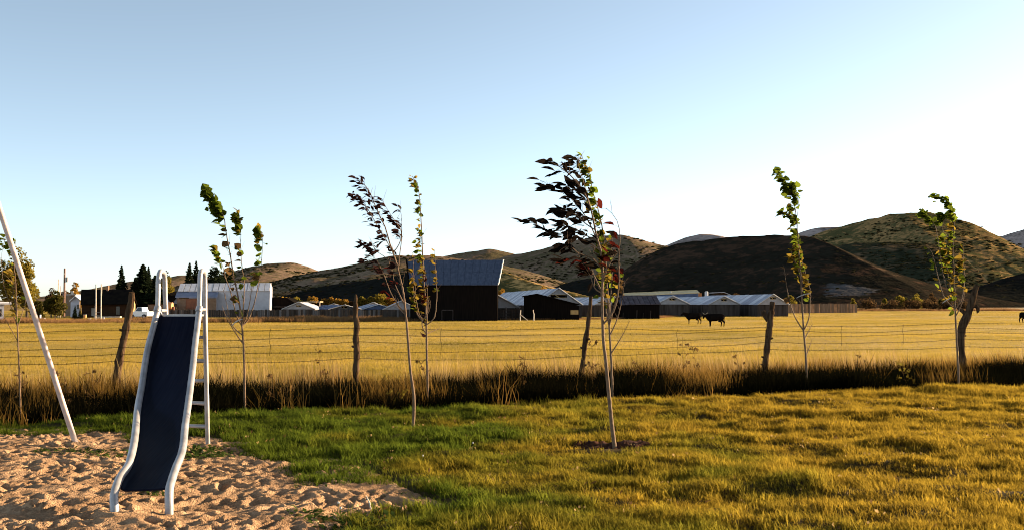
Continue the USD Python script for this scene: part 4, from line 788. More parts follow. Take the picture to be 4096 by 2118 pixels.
MB().slab(pr_[0] + [0, -.2, 0], pr_[1] + [0, -.2, 0], pr_[1] + [0, 5, 0], pr_[0] + [0, 5, 0], -.1).build('roof', M['dark_roof'], t)
MB().slab(pr_[1] + [0, -.2, 0], pr_[2] + [.2, -.2, -.1], pr_[2] + [.2, 5, -.1], pr_[1] + [0, 5, 0], -.1).build('roof_slope', M['dark_roof'], t)
MB().tube([loc(1086, 1225) + [0, -.2, 0], loc(1150, 1225) + [0, -.2, 0]], .05, 5).build('rail', M['fence_board_pale'], t)

# log house with dark roof
d0 = 162.0; o = at(430, 1268, d0); o[2] = FIELD; loc = lambda px, py, dd=d0: at(px, py, dd) - o
t = thing('log_house', 'brown log house under a big dark shingle roof, left of the slide', 'house', o)
eL, eR, rL, rR = loc(322, 1215, d0 - .6), loc(526, 1213, d0 - .6), loc(325, 1156, d0 + 3.2), loc(531, 1156, d0 + 3.2); xl, xr = loc(327, 1230)[0], loc(520, 1230)[0]; ez = eL[2] + .1
wl = MB()
bR = loc(541, 1215, d0 + 6.4); cR = A([xr, 0, 0]); dR = A([bR[0], 6.4, 0]); cL = A([xl, 0, 0]); dL = A([xl + .3, 6.4, 0])
for a_, b_ in ((cL, cR), (dR, dL), (dL, cL)): wl.quad(a_, b_, b_ + [0, 0, ez], a_ + [0, 0, ez])
wl.build('wall', M['brown_wall'], t)
MB().add([cR, dR, dR + [0, 0, ez], rR + [-.1, 0, -.1], cR + [0, 0, ez]], [[0, 1, 2], [0, 2, 3], [0, 3, 4]]).build('gable_wall', M['lit_board'], t)
MB().slab(eL, eR, rR, rL, .15).build('roof', M['dark_roof'], t)
MB().slab(bR + [.2, .4, 0], dL + [-.3, .4, ez], rL, rR, .15).build('back_roof', M['dark_roof'], t)
ch = loc(431, 1150, d0 + 3); MB().box((ch[0], ch[1], ch[2] - .3), (.34, .34, 1.3)).build('chimney', M['brick_red'], t)
pnl = loc(375, 1246); MB().box((pnl[0], -.03, pnl[2]), (.75, .05, 1.25)).build('door', M['grey_door'], t)
wn = loc(472, 1240); MB().box((wn[0], -.02, wn[2]), (.6, .04, 1.3)).build('window', M['glass_dark'], t)
MB().box((loc(440, 1265)[0], -.8, .12), (4.2, .9, .24)).build('porch_step', M['pale_pole'], t)
# small white house and tan block house
d0 = 172.0; o = at(302, 1260, d0); o[2] = FIELD; loc = lambda px, py, dd=d0: at(px, py, dd) - o
t = thing('white_house', 'small white sided house with a low gable, left of the log house', 'house', o)
a0, a1, pk, ev = loc(282, 1255), loc(318, 1255), loc(304, 1180), loc(280, 1202)
ez = loc(320, 1196)[2]
MB().add([a0 * [1, 1, 0], a1 * [1, 1, 0], a1 * [1, 0, 0] + [0, 0, ez - .3], pk * [1, 0, 1] - [0, 0, .1], a0 * [1, 0, 0] + [0, 0, ez - .3]], [[0, 1, 2], [0, 2, 3], [0, 3, 4]]).build('wall', M['white_wall'], t)
MB().slab(ev + [0, -.4, 0], ev + [0, 6, 0], pk + [0, 6, 0], pk + [0, -.4, 0], -.12).build('roof', M['white_roof'], t)
MB().slab(pk + [0, -.4, 0], pk + [0, 6, 0], loc(327, 1198) + [0, 6, 0], loc(327, 1198) + [0, -.4, 0], -.12).build('roof_slope', M['white_roof'], t)
for k in range(9):
    zz = .25 + k * .24; MB().box(((a0[0] + a1[0]) / 2, -.025, zz), (a1[0] - a0[0], .02, .2)).build('siding_board', M['white_wall'], t)
MB().box((loc(313, 1225)[0], -.05, loc(313, 1225)[2]), (.4, .04, .8)).build('window', M['glass_dark'], t)
d0 = 185.0; o = at(268, 1260, d0); o[2] = FIELD; loc = lambda px, py, dd=d0: at(px, py, dd) - o
t = thing('block_house', 'tan flat block building between the utility pole and the white house', 'building', o)
a0, a1 = loc(254, 1178), loc(284, 1178); 
MB().box(((a0[0] + a1[0]) / 2, 2, a0[2] / 2), (a1[0] - a0[0], 4, a0[2])).build('wall', M['tan_block'], t)
MB().box(((a0[0] + a1[0]) / 2, 2, a0[2] + .06), (a1[0] - a0[0] + .2, 4.2, .12)).build('parapet', M['trim'], t)
MB().box((loc(280, 1172)[0], 1, a0[2] + .4), (.4, .4, .7)).build('chimney', M['pale_pole'], t)
# white roofed house cut by the left edge
d0 = 120.0; o = at(-10, 1270, d0); o[2] = FIELD; loc = lambda px, py, dd=d0: at(px, py, dd) - o
t = thing('cream_house', 'sunlit white house corner with a white eave at the left edge of the photo', 'house', o, rz=.50)
a1 = loc(14, 1215); MB().box((a1[0] - 3, 2.5, (a1[2]) / 2), (6, 5, a1[2])).build('wall', M['white_wall'], t)
x_ = a1[0]; z_ = a1[2]; MB().slab((x_ - 7, -.5, z_ + .12), (x_ + .75, -.5, z_ - .02), (x_ + .75, 5.5, z_ + .08), (x_ - 7, 5.5, z_ + .22), -.22).build('roof', M['white_roof'], t)
MB().box((x_ - .5, -.03, 1.2), (.5, .04, .9)).build('window', M['glass_dark'], t)
# long low brick wall behind the truck
o = at(640, 1255, 172); o[2] = FIELD; t = thing('brick_wall', 'low tan brick building behind the white pickup', 'building', o)
zt = at(640, 1216, 172)[2] - FIELD
MB().box((0, 1.5, zt / 2), (4.2, 3, zt)).build('wall', M['tan_block'], t); MB().box((0, 1.5, zt + .05), (4.4, 3.2, .1)).build('coping', M['brown_wall'], t)

# poles
def pole(name, label, px, yt, yb, d, r, m, cat='pole'):
    p = at(px, yb, d); p[2] = FIELD; t = thing(name, label, cat, p); h = at(px, yt, d)[2] - FIELD
    MB().tube([(0, 0, -.2), (0, 0, h)], [r, r * .75], 9).build('pole', m, t); return t, h
t, h = pole('utility_pole', 'tall brown utility pole with a grey transformer, above the round bush', 256, 1072, 1250, 168, .19, M['util_pole'], 'utility pole')
MB().tube([(.42, 0, h - 2.3), (.42, 0, h - 1.5)], .2, 12).build('transformer', M['grey_metal'], t)
MB().box((.2, 0, h - 1.7), (.3, .08, .08)).build('bracket', M['grey_metal'], t); MB().tube([(0, -.2, h - .9), (0, .2, h - .9)], .07, 6).build('insulator', M['trim'], t)
pole('pale_pole', 'thin pale pole left of the utility pole, taller one', 232, 1116, 1250, 166, .10, M['pale_pole'])
pole('pale_pole', 'thin pale pole left of the utility pole, shorter one', 241, 1142, 1250, 166, .08, M['pale_pole'])
d0 = 128.0; o = at(394, 1268, d0); o[2] = FIELD; t = thing('gate_frame', 'two tall pale gate poles with low rails before the log house', 'gate', o)
for px, yt in ((383, 1136), (405, 1135)):
    x_ = at(px, 1200, d0)[0] - o[0]; MB().tube([(x_, 0, -.2), (x_, 0, at(px, yt, d0)[2] - FIELD)], [.10, .08], 8).build('pole', M['pale_pole'], t)
for zz in (.45, .85, 1.2): MB().tube([(at(384, 1200, d0)[0] - o[0], 0, zz), (at(404, 1200, d0)[0] - o[0], 0, zz - .05)], .03, 5).build('rail', M['grey_metal'], t)
# small clutter by the houses
for k, (px, py, w, hh, mm, lb) in enumerate([(340, 1262, .5, .5, 'orange_tank', 'small ochre drum by the log house corner'), (414, 1275, .32, .45, 'white_wall', 'small white bucket below the right gate pole'), (358, 1275, .4, .35, 'white_wall', 'pale bucket left of the gate poles')]):
    p = gnd(px, py + 8, FIELD); t = thing('bucket', lb, 'bucket', p)
    MB().tube([(0, 0, 0), (0, 0, hh)], [w * .42, w * .5], 12).build('body', M[mm], t); MB().tube([(0, 0, hh), (0, 0, hh + .04)], w * .54, 12).build('rim', M['trim'], t)
o = gnd(170, 1284, FIELD); t = thing('white_bench', 'small white bench in the dry grass left of the round bush', 'bench', o)
MB().box((0, 0, .42), (.62, .35, .06)).build('seat', M['white_wall'], t); MB().box((-.28, .0, .62), (.05, .35, .5)).build('backrest', M['white_wall'], t)
for xx in (-.26, .26): MB().box((xx, 0, .2), (.05, .3, .4)).build('leg', M['white_wall'], t)

# pickup
d0 = 150.0; o = at(565, 1266, d0); o[2] = FIELD; t = thing('pickup_truck', 'white pickup truck parked by the log house, left of the slide', 'truck', o, rz=-.25)
def loft(sections):
    """sections: (x, y-half-width, z0, z1) closed and capped"""
    V = []; 
    for x_, w, z0, z1 in sections: V += [(x_, -w, z0), (x_, w, z0), (x_, w, z1), (x_, -w, z1)]
    F_ = []
    for i in range(len(sections) - 1):
        for j in range(4): F_.append([i * 4 + j, i * 4 + (j + 1) % 4, i * 4 + 4 + (j + 1) % 4, i * 4 + 4 + j])
    F_ += [[3, 2, 1, 0], [len(V) - 4, len(V) - 3, len(V) - 2, len(V) - 1]]
    return A(V), F_
MB().add(*loft([(-1.55, .72, .5, .95), (-1.45, .80, .42, 1.05), (-.45, .84, .40, 1.16), (.5, .84, .40, 1.14), (1.5, .82, .42, 1.12), (1.6, .80, .5, 1.10)])).build('body', M['truck_paint'], t)
MB().add(*loft([(-.62, .78, 1.12, 1.16), (-.20, .68, 1.12, 1.74), (.55, .68, 1.12, 1.76), (.72, .76, 1.10, 1.16)])).build('cab', M['truck_paint'], t)
MB().add([(-.655, -.70, 1.18), (-.655, .70, 1.18), (-.24, .60, 1.70), (-.24, -.60, 1.70)], [[0, 1, 2, 3]]).build('windshield', M['glass_dark'], t)
MB().add([(-.45, -.80, 1.2), (.55, -.79, 1.2), (.46, -.70, 1.68), (-.14, -.70, 1.68)], [[0, 1, 2, 3]]).build('side_window', M['glass_dark'], t)
for xx in (-1.0, 1.05):
    for yy in (-.8, .8):
        w_ = MB().tube([(xx, yy - .1, .36), (xx, yy + .1, .36)], .36, 18).build('wheel', M['rubber'], t); MB().tube([(xx, yy - .12, .36), (xx, yy + .12, .36)], .19, 12).build('rim', M['grey_metal'], w_)
MB().box((-1.6, 0, .55), (.1, 1.5, .16)).build('bumper', M['grey_metal'], t)
for yy in (-.6, .6): MB().box((-1.54, yy, .82), (.06, .22, .16)).build('headlight', M['trim'], t)

# ------------------------------------------------------------------ cattle
def balls_hull(*sp):
    return manifold3d.Manifold.batch_hull([manifold3d.Manifold.sphere(r, 20).translate(tuple(map(float, c))) for c, r in sp])
def cow_mesh(head='side', graze=False):
    """faces -x, 1.3 m tall, feet at z 0"""
    parts = []
    H = balls_hull
    # trunk: deep chest narrowing to the flank
    parts += [H(((-.52, 0, .86), .30), ((-.48, 0, 1.02), .24), ((.10, 0, .88), .33), ((.05, 0, 1.06), .22)), H(((.10, 0, .88), .33), ((.05, 0, 1.06), .22), ((.66, 0, .98), .24), ((.70, 0, 1.10), .17)),
              H(((.60, 0, .98), .25), ((.80, 0, 1.05), .16), ((.72, 0, .82), .18)), H(((-.62, 0, .76), .18), ((-.35, 0, .66), .15))]
    if graze: neck = [(-.66, 0, .98), (-.98, 0, .62)]; hd = (-1.06, -.02, .46); mz = (-1.16, -.04, .18)
    elif head == 'turn': neck = [(-.66, 0, 1.04), (-.98, -.06, 1.14)]; hd = (-1.04, -.12, 1.12); mz = (-1.22, -.30, .86)
    else: neck = [(-.66, 0, 1.04), (-1.00, 0, 1.20)]; hd = (-1.08, 0, 1.22); mz = (-1.40, 0, 1.02)
    parts += [H((neck[0], .24), ((neck[0][0], 0, .86), .2), (neck[1], .145)), H((neck[1], .14), (hd, .125)), H((hd, .125), (mz, .075)), H((mz, .078), (tuple(A(mz) + A([.05, 0, .06])), .085))]
    ax = A(mz) - A(hd); ax /= np.linalg.norm(ax); sd_ = np.cross(ax, [0, 0, 1.0]); sd_ = sd_ / np.linalg.norm(sd_) if np.linalg.norm(sd_) > .3 else A([0, 1.0, 0])
    for s in (-1, 1):
        e0 = A(hd) + sd_ * .10 * s - ax * .04 + [0, 0, .05]; e1 = e0 + sd_ * .16 * s + [0, 0, .0]; parts.append(H((e0, .03), ((e0 + e1) / 2 + [0, 0, .02], .05), (e1, .018)))
    for s in (-1, 1):   # legs: wrist in front, high stifle and hock behind
        y = .17 * s; f = .06 * s; bq = -.10 * s
        parts += [H(((-.50, y, .72), .15), ((-.48 + f, y, .42), .072)), H(((-.48 + f, y, .42), .07), ((-.48 + f, y, .10), .045)), H(((-.48 + f, y, .08), .05), ((-.51 + f, y, .03), .055)),
                  H(((.68, y, .85), .20), ((.62 + bq, y, .62), .11)), H(((.62 + bq, y, .62), .11), ((.80 + bq, y, .42), .062)), H(((.80 + bq, y, .42), .06), ((.76 + bq, y, .10), .045)), H(((.76 + bq, y, .08), .05), ((.73 + bq, y, .03), .055))]
    parts += [H(((.93, 0, 1.10), .035), ((.985, 0, .80), .025)), H(((.985, 0, .80), .022), ((.97, 0, .52), .02)), H(((.97, 0, .52), .03), ((.965, 0, .38), .045)), H(((.42, 0, .56), .11), ((.52, 0, .62), .12))]
    m = manifold3d.Manifold.batch_boolean(parts, manifold3d.OpType.Add).refine_to_length(.06)
    v, f, _ = meshkit.arrays(m); tmsh = trimesh.Trimesh(v, f, process=True); trimesh.smoothing.filter_taubin(tmsh, .5, .53, 10)
    return tmsh, A(hd), A(mz), ax, sd_
def cow(px, py, label, m, head='side', graze=False, rz=0.0, scale=1.0, horns=False, face=False):
    p = gnd(px, py, FIELD); t = thing('cow', label, 'cow', p, rz=rz); msh, hd, mz, ax, sd_ = cow_mesh(head, graze)
    msh.apply_scale(scale); MB().tm(msh).build('body', m, t, smooth=True)
    if horns:
        for s in (-1, 1):
            b0 = hd + sd_ * .09 * s - ax * .07 + [0, 0, .08]; MB().tube([b0 * scale, (b0 + sd_ * .13 * s + [0, 0, .05]) * scale, (b0 + sd_ * .17 * s + [0, 0, .17]) * scale], [.026, .02, .006], 7).build('horn', M['horn'], t)
    nrm = np.cross(ax, sd_); nrm = nrm if nrm @ A([-.3, -1, .5]) > 0 else -nrm
    for s in (-1, 1): MB().tm(trimesh.creation.icosphere(1, .02 * scale)).build('eye', M['glass_dark'], t) if False else None
    if face:
        c = (hd * .55 + mz * .45); bl = balls_hull((c + nrm * .06 - ax * .1, .05), (c + nrm * .055 + ax * .08, .035)); MB().add(*meshkit.arrays(bl)[:2]).build('face_patch', M['cow_grey'], t)
    return t
cow(2772, 1294, 'black cow facing left, left of the standing pair', M['cow_black'], 'side', rz=.15, scale=.98)
cow(2860, 1304, 'black horned cow with a pale face patch, right of the standing pair', M['cow_black'], 'turn', rz=0, horns=True, face=True)
cow(2964, 1252, 'small brown cow grazing far off below the pale sheds', M['cow_brown'], graze=True, rz=.5)
cow(4110, 1288, 'dark cow cut by the right edge of the photo', M['cow_brown'] if False else M['cow_black'], graze=True, rz=PI)

# ------------------------------------------------------------------ wire fence
FD0 = 19.6
def fence_d(px): s = (px - CX) / FPX; return FD0 / (1 - .36 * s)
fz = float(FIELD)
ft = thing('barbed_wire_fence', 'old barbed wire fence on crooked wooden posts across the picture', 'fence', (0, 0, 0))
posts = [([(527, 1168), (524, 1200), (514, 1245), (506, 1290), (494, 1360), (480, 1440), (466, 1530), (455, 1600)], [12, 14, 15, 15, 16, 17, 17, 17], 'leaning post, split grey wood'),
         ([(1423, 1176), (1421, 1215), (1421, 1260), (1428, 1300), (1424, 1345), (1428, 1400), (1422, 1500), (1414, 1620)], [4, 11, 12, 13, 12, 13, 13, 14], 'post with a pointed top'),
         ([(2364, 1184), (2361, 1220), (2356, 1260), (2347, 1330), (2341, 1360), (2334, 1430), (2325, 1500), (2316, 1620)], [7, 9, 9, 11, 8, 11, 12, 12], 'thin knobbly post'),
         ([(3091, 1206), (3085, 1240), (3079, 1290), (3070, 1370), (3066, 1420), (3060, 1470), (3050, 1580)], [10, 12, 13, 13, 12, 14, 14], 'leaning post with a stub branch'),
         ([(3906, 1140), (3894, 1172), (3882, 1215), (3868, 1262), (3849, 1308), (3845, 1360), (3852, 1430), (3852, 1490), (3850, 1580)], [9, 13, 15, 16, 14, 13, 15, 16, 17], 'thick crooked trunk used as a post')]
post_tops = []
for pi_, (pl, wd, lb) in enumerate(posts):
    d = fence_d(pl[-2][0]); pts = A([at(px, py, d) for px, py in pl]); n = 26; c = spline(pts, n); gg = np.random.default_rng(70 + pi_)
    r = np.interp(np.linspace(0, 1, n), np.linspace(0, 1, len(wd)), wd) * d / FPX
    c[:, 1] += .03 * np.sin(np.linspace(0, 7, n) + pi_)
    mb = MB().tube(c, r * (1 + .13 * gg.uniform(-1, 1, n)), 10)
    v = mb.v[0]; v += (meshkit.noise(v * A([14, 14, 5]), pi_) - .5)[:, None] * .03 * gg.uniform(-1, 1, (len(v), 1))
    for k in range(3 if pi_ in (2, 3, 4) else 1):
        i = gg.integers(5, n - 6); mb.tube([c[i], c[i] + [gg.choice([-1, 1]) * (r[i] + .035), -.02, .03]], [.035, .018], 6)
    p = mb.build('post', M['post'], ft, smooth=35, label=lb)
    if pi_ == 3: MB().tube(spline([at(3072, 1282, d), at(3064, 1266, d), at(3055, 1250, d), at(3052, 1240, d)], 6), A([8, 9, 10, 11, 11, 7]) * d / FPX, 8).build('stub_branch', M['post'], p)
    if pi_ == 4:
        MB().tube(spline([at(3866, 1262, d), at(3848, 1240, d), at(3836, 1232, d), at(3828, 1222, d)], 6), A([9, 9, 8, 8, 7, 4]) * d / FPX, 8).build('stub_branch', M['post'], p)
        MB().tube(spline([at(3884, 1225, d), at(3902, 1222, d), at(3912, 1232, d), at(3910, 1250, d)], 6), A([6, 8, 8, 8, 7, 3]) * d / FPX, 8).build('stub_branch', M['post'], p)
    post_tops.append((pl, d))
for px, lb in ((-430, None), (4750, None)):
    d = fence_d(px); MB().tube(spline([at(px, 1190, d), at(px + 5, 1350, d), at(px, 1560, d)], 10), .06, 8).build('post', M['post'], ft)
def post_at(pl, d, z):
    zs = A([at(px, py, d)[2] for px, py in pl]); xs = A([at(px, py, d)[0] for px, py in pl]); o_ = np.argsort(zs); return A([np.interp(z, zs[o_], xs[o_]), d - .075, z])
levels = {-430: [1.16, 1.03, .90, .73, .62], 527: [1.15, 1.00, .86, .74, .62], 1423: [1.15, 1.02, .90, .73, .60], 2364: [1.12, .99, .88, .70, .56], 3091: [1.10, 1.03, .91, .78, .62], 3906: [1.14, 1.03, .93, .78, .60], 4750: [1.1, 1.0, .88, .74, .6]}
anch = [( [(-430, 1190), (-430, 1560)], fence_d(-430))] + post_tops + [([(4750, 1190), (4750, 1560)], fence_d(4750))]
mids = []
for w in range(5):
    line = []; 
    for k in range(len(anch) - 1):
        a = post_at(*anch[k], levels[list(levels)[k]][w]); b = post_at(*anch[k + 1], levels[list(levels)[k + 1]][w]); tt = np.linspace(0, 1, 13)[:-1 if k < len(anch) - 2 else None]
        sag = rnd.uniform(.02, .07); seg = a[None] * (1 - tt[:, None]) + b[None] * tt[:, None]; seg[:, 2] -= sag * 4 * tt * (1 - tt); seg[:, 2] += .012 * np.sin(tt * 9 + w) * (tt * (1 - tt) * 4); line.append(seg)
    line = np.vstack(line); mb = MB().tube(line, .0046, 5)
    from scipy.interpolate import interp1d
    sarc = np.r_[0, np.cumsum(np.linalg.norm(np.diff(line, axis=0), axis=1))]; fI = interp1d(sarc, line, axis=0)
    for q in np.arange(.06, sarc[-1], .14):
        c = fI(q); a_ = rnd.uniform(0, PI); dv = A([.006, .012 * math.cos(a_), .016 * math.sin(a_) + .006]); mb.tube([c - dv, c + dv], .0016, 3); dv = A([-.006, .012 * math.sin(a_), .016]); mb.tube([c - dv, c + dv], .0016, 3)
    mb.build('wire', M['wire'], ft); mids.append((sarc, fI, line))
def wire_z(w, x): ln = mids[w][2]; return A([x, np.interp(x, ln[:, 0], ln[:, 1]) - .01, np.interp(x, ln[:, 0], ln[:, 2])])
for px in (1085, 1765, 2705, 3360, 3606):
    x_ = at(px, 1340, fence_d(px))[0]; MB().tube([wire_z(0, x_) + [.01, 0, .03], wire_z(1, x_) - [.015, 0, 0], wire_z(2, x_) + [.01, 0, 0], wire_z(3, x_) - [0, 0, .05]], .004, 5).build('wire_stay', M['wire'], ft)

# ------------------------------------------------------------------ saplings
def leaf_shape(kind):
    """unit leaf along +x, slightly folded; 8 triangles"""
    if kind == 'poplar': o_ = [(0, 0), (.06, .36), (.30, .54), (.62, .36), (.95, 0)]
    else: o_ = [(0, 0), (.22, .17), (.48, .24), (.76, .15), (1.0, 0)]
    V = [(x, 0, -.02 * math.sin(x * PI)) for x, _ in o_] + [(x, y, .10 * y + .03) for x, y in o_[1:-1]] + [(x, -y, .10 * y + .03) for x, y in o_[1:-1]]
    F_ = [[0, 1, 5], [1, 6, 5], [1, 2, 6], [2, 7, 6], [2, 3, 7], [3, 4, 7]]; F2 = [[0, 8, 1], [1, 8, 9], [1, 9, 2], [2, 9, 10], [2, 10, 3], [3, 10, 4]]
    V = A(V); V[:, 2] -= .16 * V[:, 0] ** 2
    return V, A(F_ + F2)
LEAF = {k: leaf_shape(k) for k in ('poplar', 'lance')}
def sapling(name, label, trunk, twigs, d, r0, clusters, kind, mats, size, seed, tie=None, group=None, cat='young tree', bark='bark', zroot=None):
    """trunk, twigs: pixel paths at distance d; clusters: (twig index or -1, from, to, count, spread, material)"""
    gg = np.random.default_rng(500 + seed); s = d / FPX
    base = at(*trunk[0], d); 
    if zroot is not None: base[2] = zroot
    t = thing(name, label, cat, base, group=group)
    def path3(pl, off, first=None):
        p = A([at(px, py, d) for px, py in pl]) - base; k = len(p); p[:, 1] += off * np.linspace(0, 1, k)
        if first is not None: p[0] = first
        return p
    tp = path3(trunk, 0.0)
    if zroot is not None: tp[0][2] = -.02
    n = 30; tc = spline(tp, n); tc[:, 1] += .015 * np.sin(np.linspace(0, 5, n)); tr = r0 * (np.linspace(1, .16, n) ** .9); tr[0] *= 1.15
    MB().tube(tc, tr, 8).build('trunk', M[bark], t, smooth=True)
    tw_ = MB()
    for q_ in range(16):
        k_ = int(gg.integers(9, 28)); d_ = A([gg.normal(-.3, .6), gg.normal(0, .6), gg.uniform(.5, 1.3)]); d_ *= gg.uniform(.08, .24) / np.linalg.norm(d_)
        tw_.tube([tc[k_], tc[k_] + d_ * .5 + [0, 0, .012], tc[k_] + d_], [.0026, .002, .001], 4)
    tw_.build('twigs', M[bark], t, kind='stuff')
    paths = [tc]
    for tw in twigs:
        off = gg.uniform(-.35, .35); p = path3(tw, off); 
        i = np.argmin(np.linalg.norm((tc - p[0])[:, [0, 2]], axis=1)); p[0] = tc[i] 
        c = spline(p, 16); rr = min(tr[i] * .72, r0 * .55) * np.linspace(1, .22, 16); mb_ = MB().tube(c, np.maximum(rr, .0022), 6); paths.append(c)
        for q_ in range(5):
            k_ = int(gg.integers(4, 15)); d_ = A([gg.normal(-.25, .5), gg.normal(0, .6), gg.uniform(.4, 1.2)]); d_ *= gg.uniform(.07, .20) / np.linalg.norm(d_)
            mb_.tube([c[k_], c[k_] + d_ * .5 + [0, 0, .01], c[k_] + d_], [.0022, .0018, .001], 4)
        mb_.build('branch', M[bark], t, smooth=True)
    cnt = 0
    for ci, f0, f1, num, spr, mk in clusters:
        c = paths[ci + 1]; mk = mk or mats
        for k in range(num):
            if cnt >= 299: break
            f = gg.uniform(f0, f1) if num > 3 else (f0 + (f1 - f0) * k / max(1, num - 1)); q = f * (len(c) - 1); i = int(min(q, len(c) - 2)); p = c[i] * (1 - (q - i)) + c[i + 1] * (q - i)
            tan = c[i + 1] - c[i]; tan /= np.linalg.norm(tan) + 1e-9
            # the wind turns the leaves to the left
            dirv = A([-.75, 0, .15]) + gg.normal(0, .55, 3) * A([.8, 1, .7]) + tan * .25; dirv /= np.linalg.norm(dirv)
            stem = p + (dirv * .5 + gg.normal(0, .5, 3) * A([1, 1, .8])) * spr * gg.uniform(.1, 1) + A([-.012, 0, 0])
            sz = size * 1.15 * gg.uniform(.6, 1.25); yv = np.cross([0, 0, 1.0], dirv) + gg.normal(0, .55, 3); yv -= dirv * (yv @ dirv); yv /= np.linalg.norm(yv); zv = np.cross(dirv, yv)
            V, F_ = LEAF[kind]; W = V.copy(); W[:, 2] *= gg.uniform(.3, 2.2); W[:, 1] *= gg.uniform(.8, 1.15)
            W = stem + sz * (W[:, :1] * dirv + W[:, 1:2] * yv + W[:, 2:] * zv)
            mb = MB().add(W, F_)
            if spr > .02: mb.tube([p, (p + stem) / 2 + [0, 0, .01], stem], .0014, 3, cap=False)
            mname = mk if isinstance(mk, str) else mk[gg.integers(0, len(mk))]
            mb.build('leaf', M[mname], t); cnt += 1
    if tie:
        a, b = at(*tie[0], d) - base, at(*tie[1], d) - base; MB().tube(spline([a + [0, -.02, 0], (a + b) / 2 + [0, -.04, .02], b + [0, -.02, 0]], 7), [.006, .008, .007, .010, .007, .008, .004], 6).build('tie', M['white_tie'], t)
    return t
PG = ['poplar_leaf', 'poplar_leaf', 'poplar_leaf', 'poplar_yellow']; PY = ['poplar_yellow', 'poplar_yellow', 'poplar_leaf']
gz = lambda px, d: float(lawn_z(at(px, 1300, d)[0], d))
# far left
d = 14.4
sapling('poplar_sapling', 'thin poplar sapling behind the swing leg at the far left', [(82, 1660), (78, 1560), (75, 1480), (70, 1330), (68, 1250), (66, 1180), (62, 1100), (58, 1060), (60, 1000), (66, 955)],
        [[(70, 1320), (48, 1250), (20, 1185), (0, 1140), (-14, 1020), (0, 940)], [(70, 1310), (84, 1220), (86, 1160), (84, 1120)], [(72, 1370), (40, 1290), (18, 1240), (4, 1190)], [(68, 1240), (40, 1160), (20, 1110), (0, 1085)]], d, .017,
        [(-1, .93, 1.0, 12, .06, 'poplar_leaf'), (0, .85, 1, 12, .06, 'poplar_leaf'), (3, .3, 1.0, 16, .06, 'poplar_yellow'), (-1, .6, .9, 10, .05, PY), (1, .5, 1, 4, .04, PY)], 'poplar', PG, .085, 1, zroot=gz(82, d))
d = 15.3
sapling('poplar_sapling', 'bushy headed poplar sapling right of the slide, dense green tip', [(980, 1640), (977, 1500), (973, 1380), (968, 1310), (966, 1281), (945, 1150), (934, 1101), (921, 1015), (909, 952), (900, 889), (898, 867), (880, 835), (853, 790), (835, 758)],
        [[(970, 1310), (970, 1286), (972, 1209), (975, 1141), (966, 1083), (959, 1015), (957, 970), (957, 916), (948, 853)],
         [(971, 1315), (984, 1285), (1011, 1209), (1022, 1141), (1029, 1083), (1032, 1015), (1031, 970), (1018, 908)],
         [(970, 1320), (943, 1262), (925, 1204), (907, 1150), (889, 1114), (876, 1074), (858, 1033), (836, 992)],
         [(971, 1340), (925, 1294), (907, 1236), (894, 1186), (882, 1150)], [(973, 1360), (920, 1300), (890, 1250), (878, 1222)], [(970, 1315), (985, 1260), (996, 1190), (1000, 1140), (1003, 1110)]], d, .022,
        [(-1, .87, 1.0, 125, .10, 'poplar_leaf'), (-1, .82, .9, 14, .08, PG), (-1, .5, .84, 22, .06, ['poplar_leaf', 'dry_weed']), (0, .82, 1.0, 46, .065, PG), (0, .5, .8, 12, .06, ['dry_weed', 'poplar_leaf']), (0, .2, .4, 5, .06, 'poplar_leaf'),
         (1, .86, 1.0, 34, .06, PG), (1, .4, .8, 12, .05, ['dry_weed', 'poplar_leaf']), (2, .80, 1.0, 36, .06, PG), (2, .3, .7, 12, .06, ['dry_weed', 'poplar_yellow']), (3, .3, 1, 9, .06, 'dry_weed'), (4, .5, 1, 5, .06, 'dry_weed'), (5, .5, 1, 5, .04, PY)], 'poplar', PG, .095, 2, tie=((930, 1300), (972, 1274)), zroot=gz(980, 15.3))
d = 13.1
sapling('ash_sapling', 'maroon leaved sapling leaning left before the barn', [(1650, 1706), (1656, 1600), (1641, 1480), (1631, 1350), (1626, 1290), (1620, 1232), (1614, 1173), (1602, 1119), (1589, 1065), (1577, 1020), (1557, 966), (1544, 916), (1521, 867), (1499, 817), (1476, 763), (1440, 722)],
        [[(1589, 1065), (1566, 997), (1544, 957), (1526, 925), (1503, 885), (1481, 844), (1458, 808), (1425, 781)],
         [(1592, 1075), (1600, 1015), (1607, 966), (1610, 916), (1609, 871), (1598, 822)], [(1600, 1000), (1608, 930), (1589, 894), (1566, 858), (1548, 825), (1537, 804)],
         [(1588, 1065), (1562, 1047), (1535, 1024), (1508, 1006), (1485, 979), (1456, 977)], [(1622, 1254), (1580, 1200), (1557, 1155), (1539, 1105), (1517, 1060), (1499, 1033), (1463, 1047)],
         [(1618, 1215), (1590, 1165), (1570, 1120), (1562, 1085), (1540, 1060)], [(1624, 1270), (1600, 1240), (1575, 1210)]], d, .021,
        [(-1, .84, 1.0, 44, .09, 'ash_leaf'), (-1, .6, .85, 22, .06, 'ash_leaf'), (0, .75, 1, 34, .09, 'ash_leaf'), (0, .25, .75, 34, .07, 'ash_leaf'), (1, .45, 1, 22, .045, 'ash_leaf'), (2, .4, 1, 34, .06, 'ash_leaf'), (3, .5, 1, 40, .075, 'ash_leaf'), (4, .6, 1, 24, .07, 'ash_leaf'), (4, .2, .6, 10, .05, ['ash_leaf', 'red_leaf']), (5, .4, 1, 12, .06, ['ash_leaf', 'red_leaf'])], 'lance', 'ash_leaf', .085, 3, zroot=gz(1650, 13.1))
d = 16.6
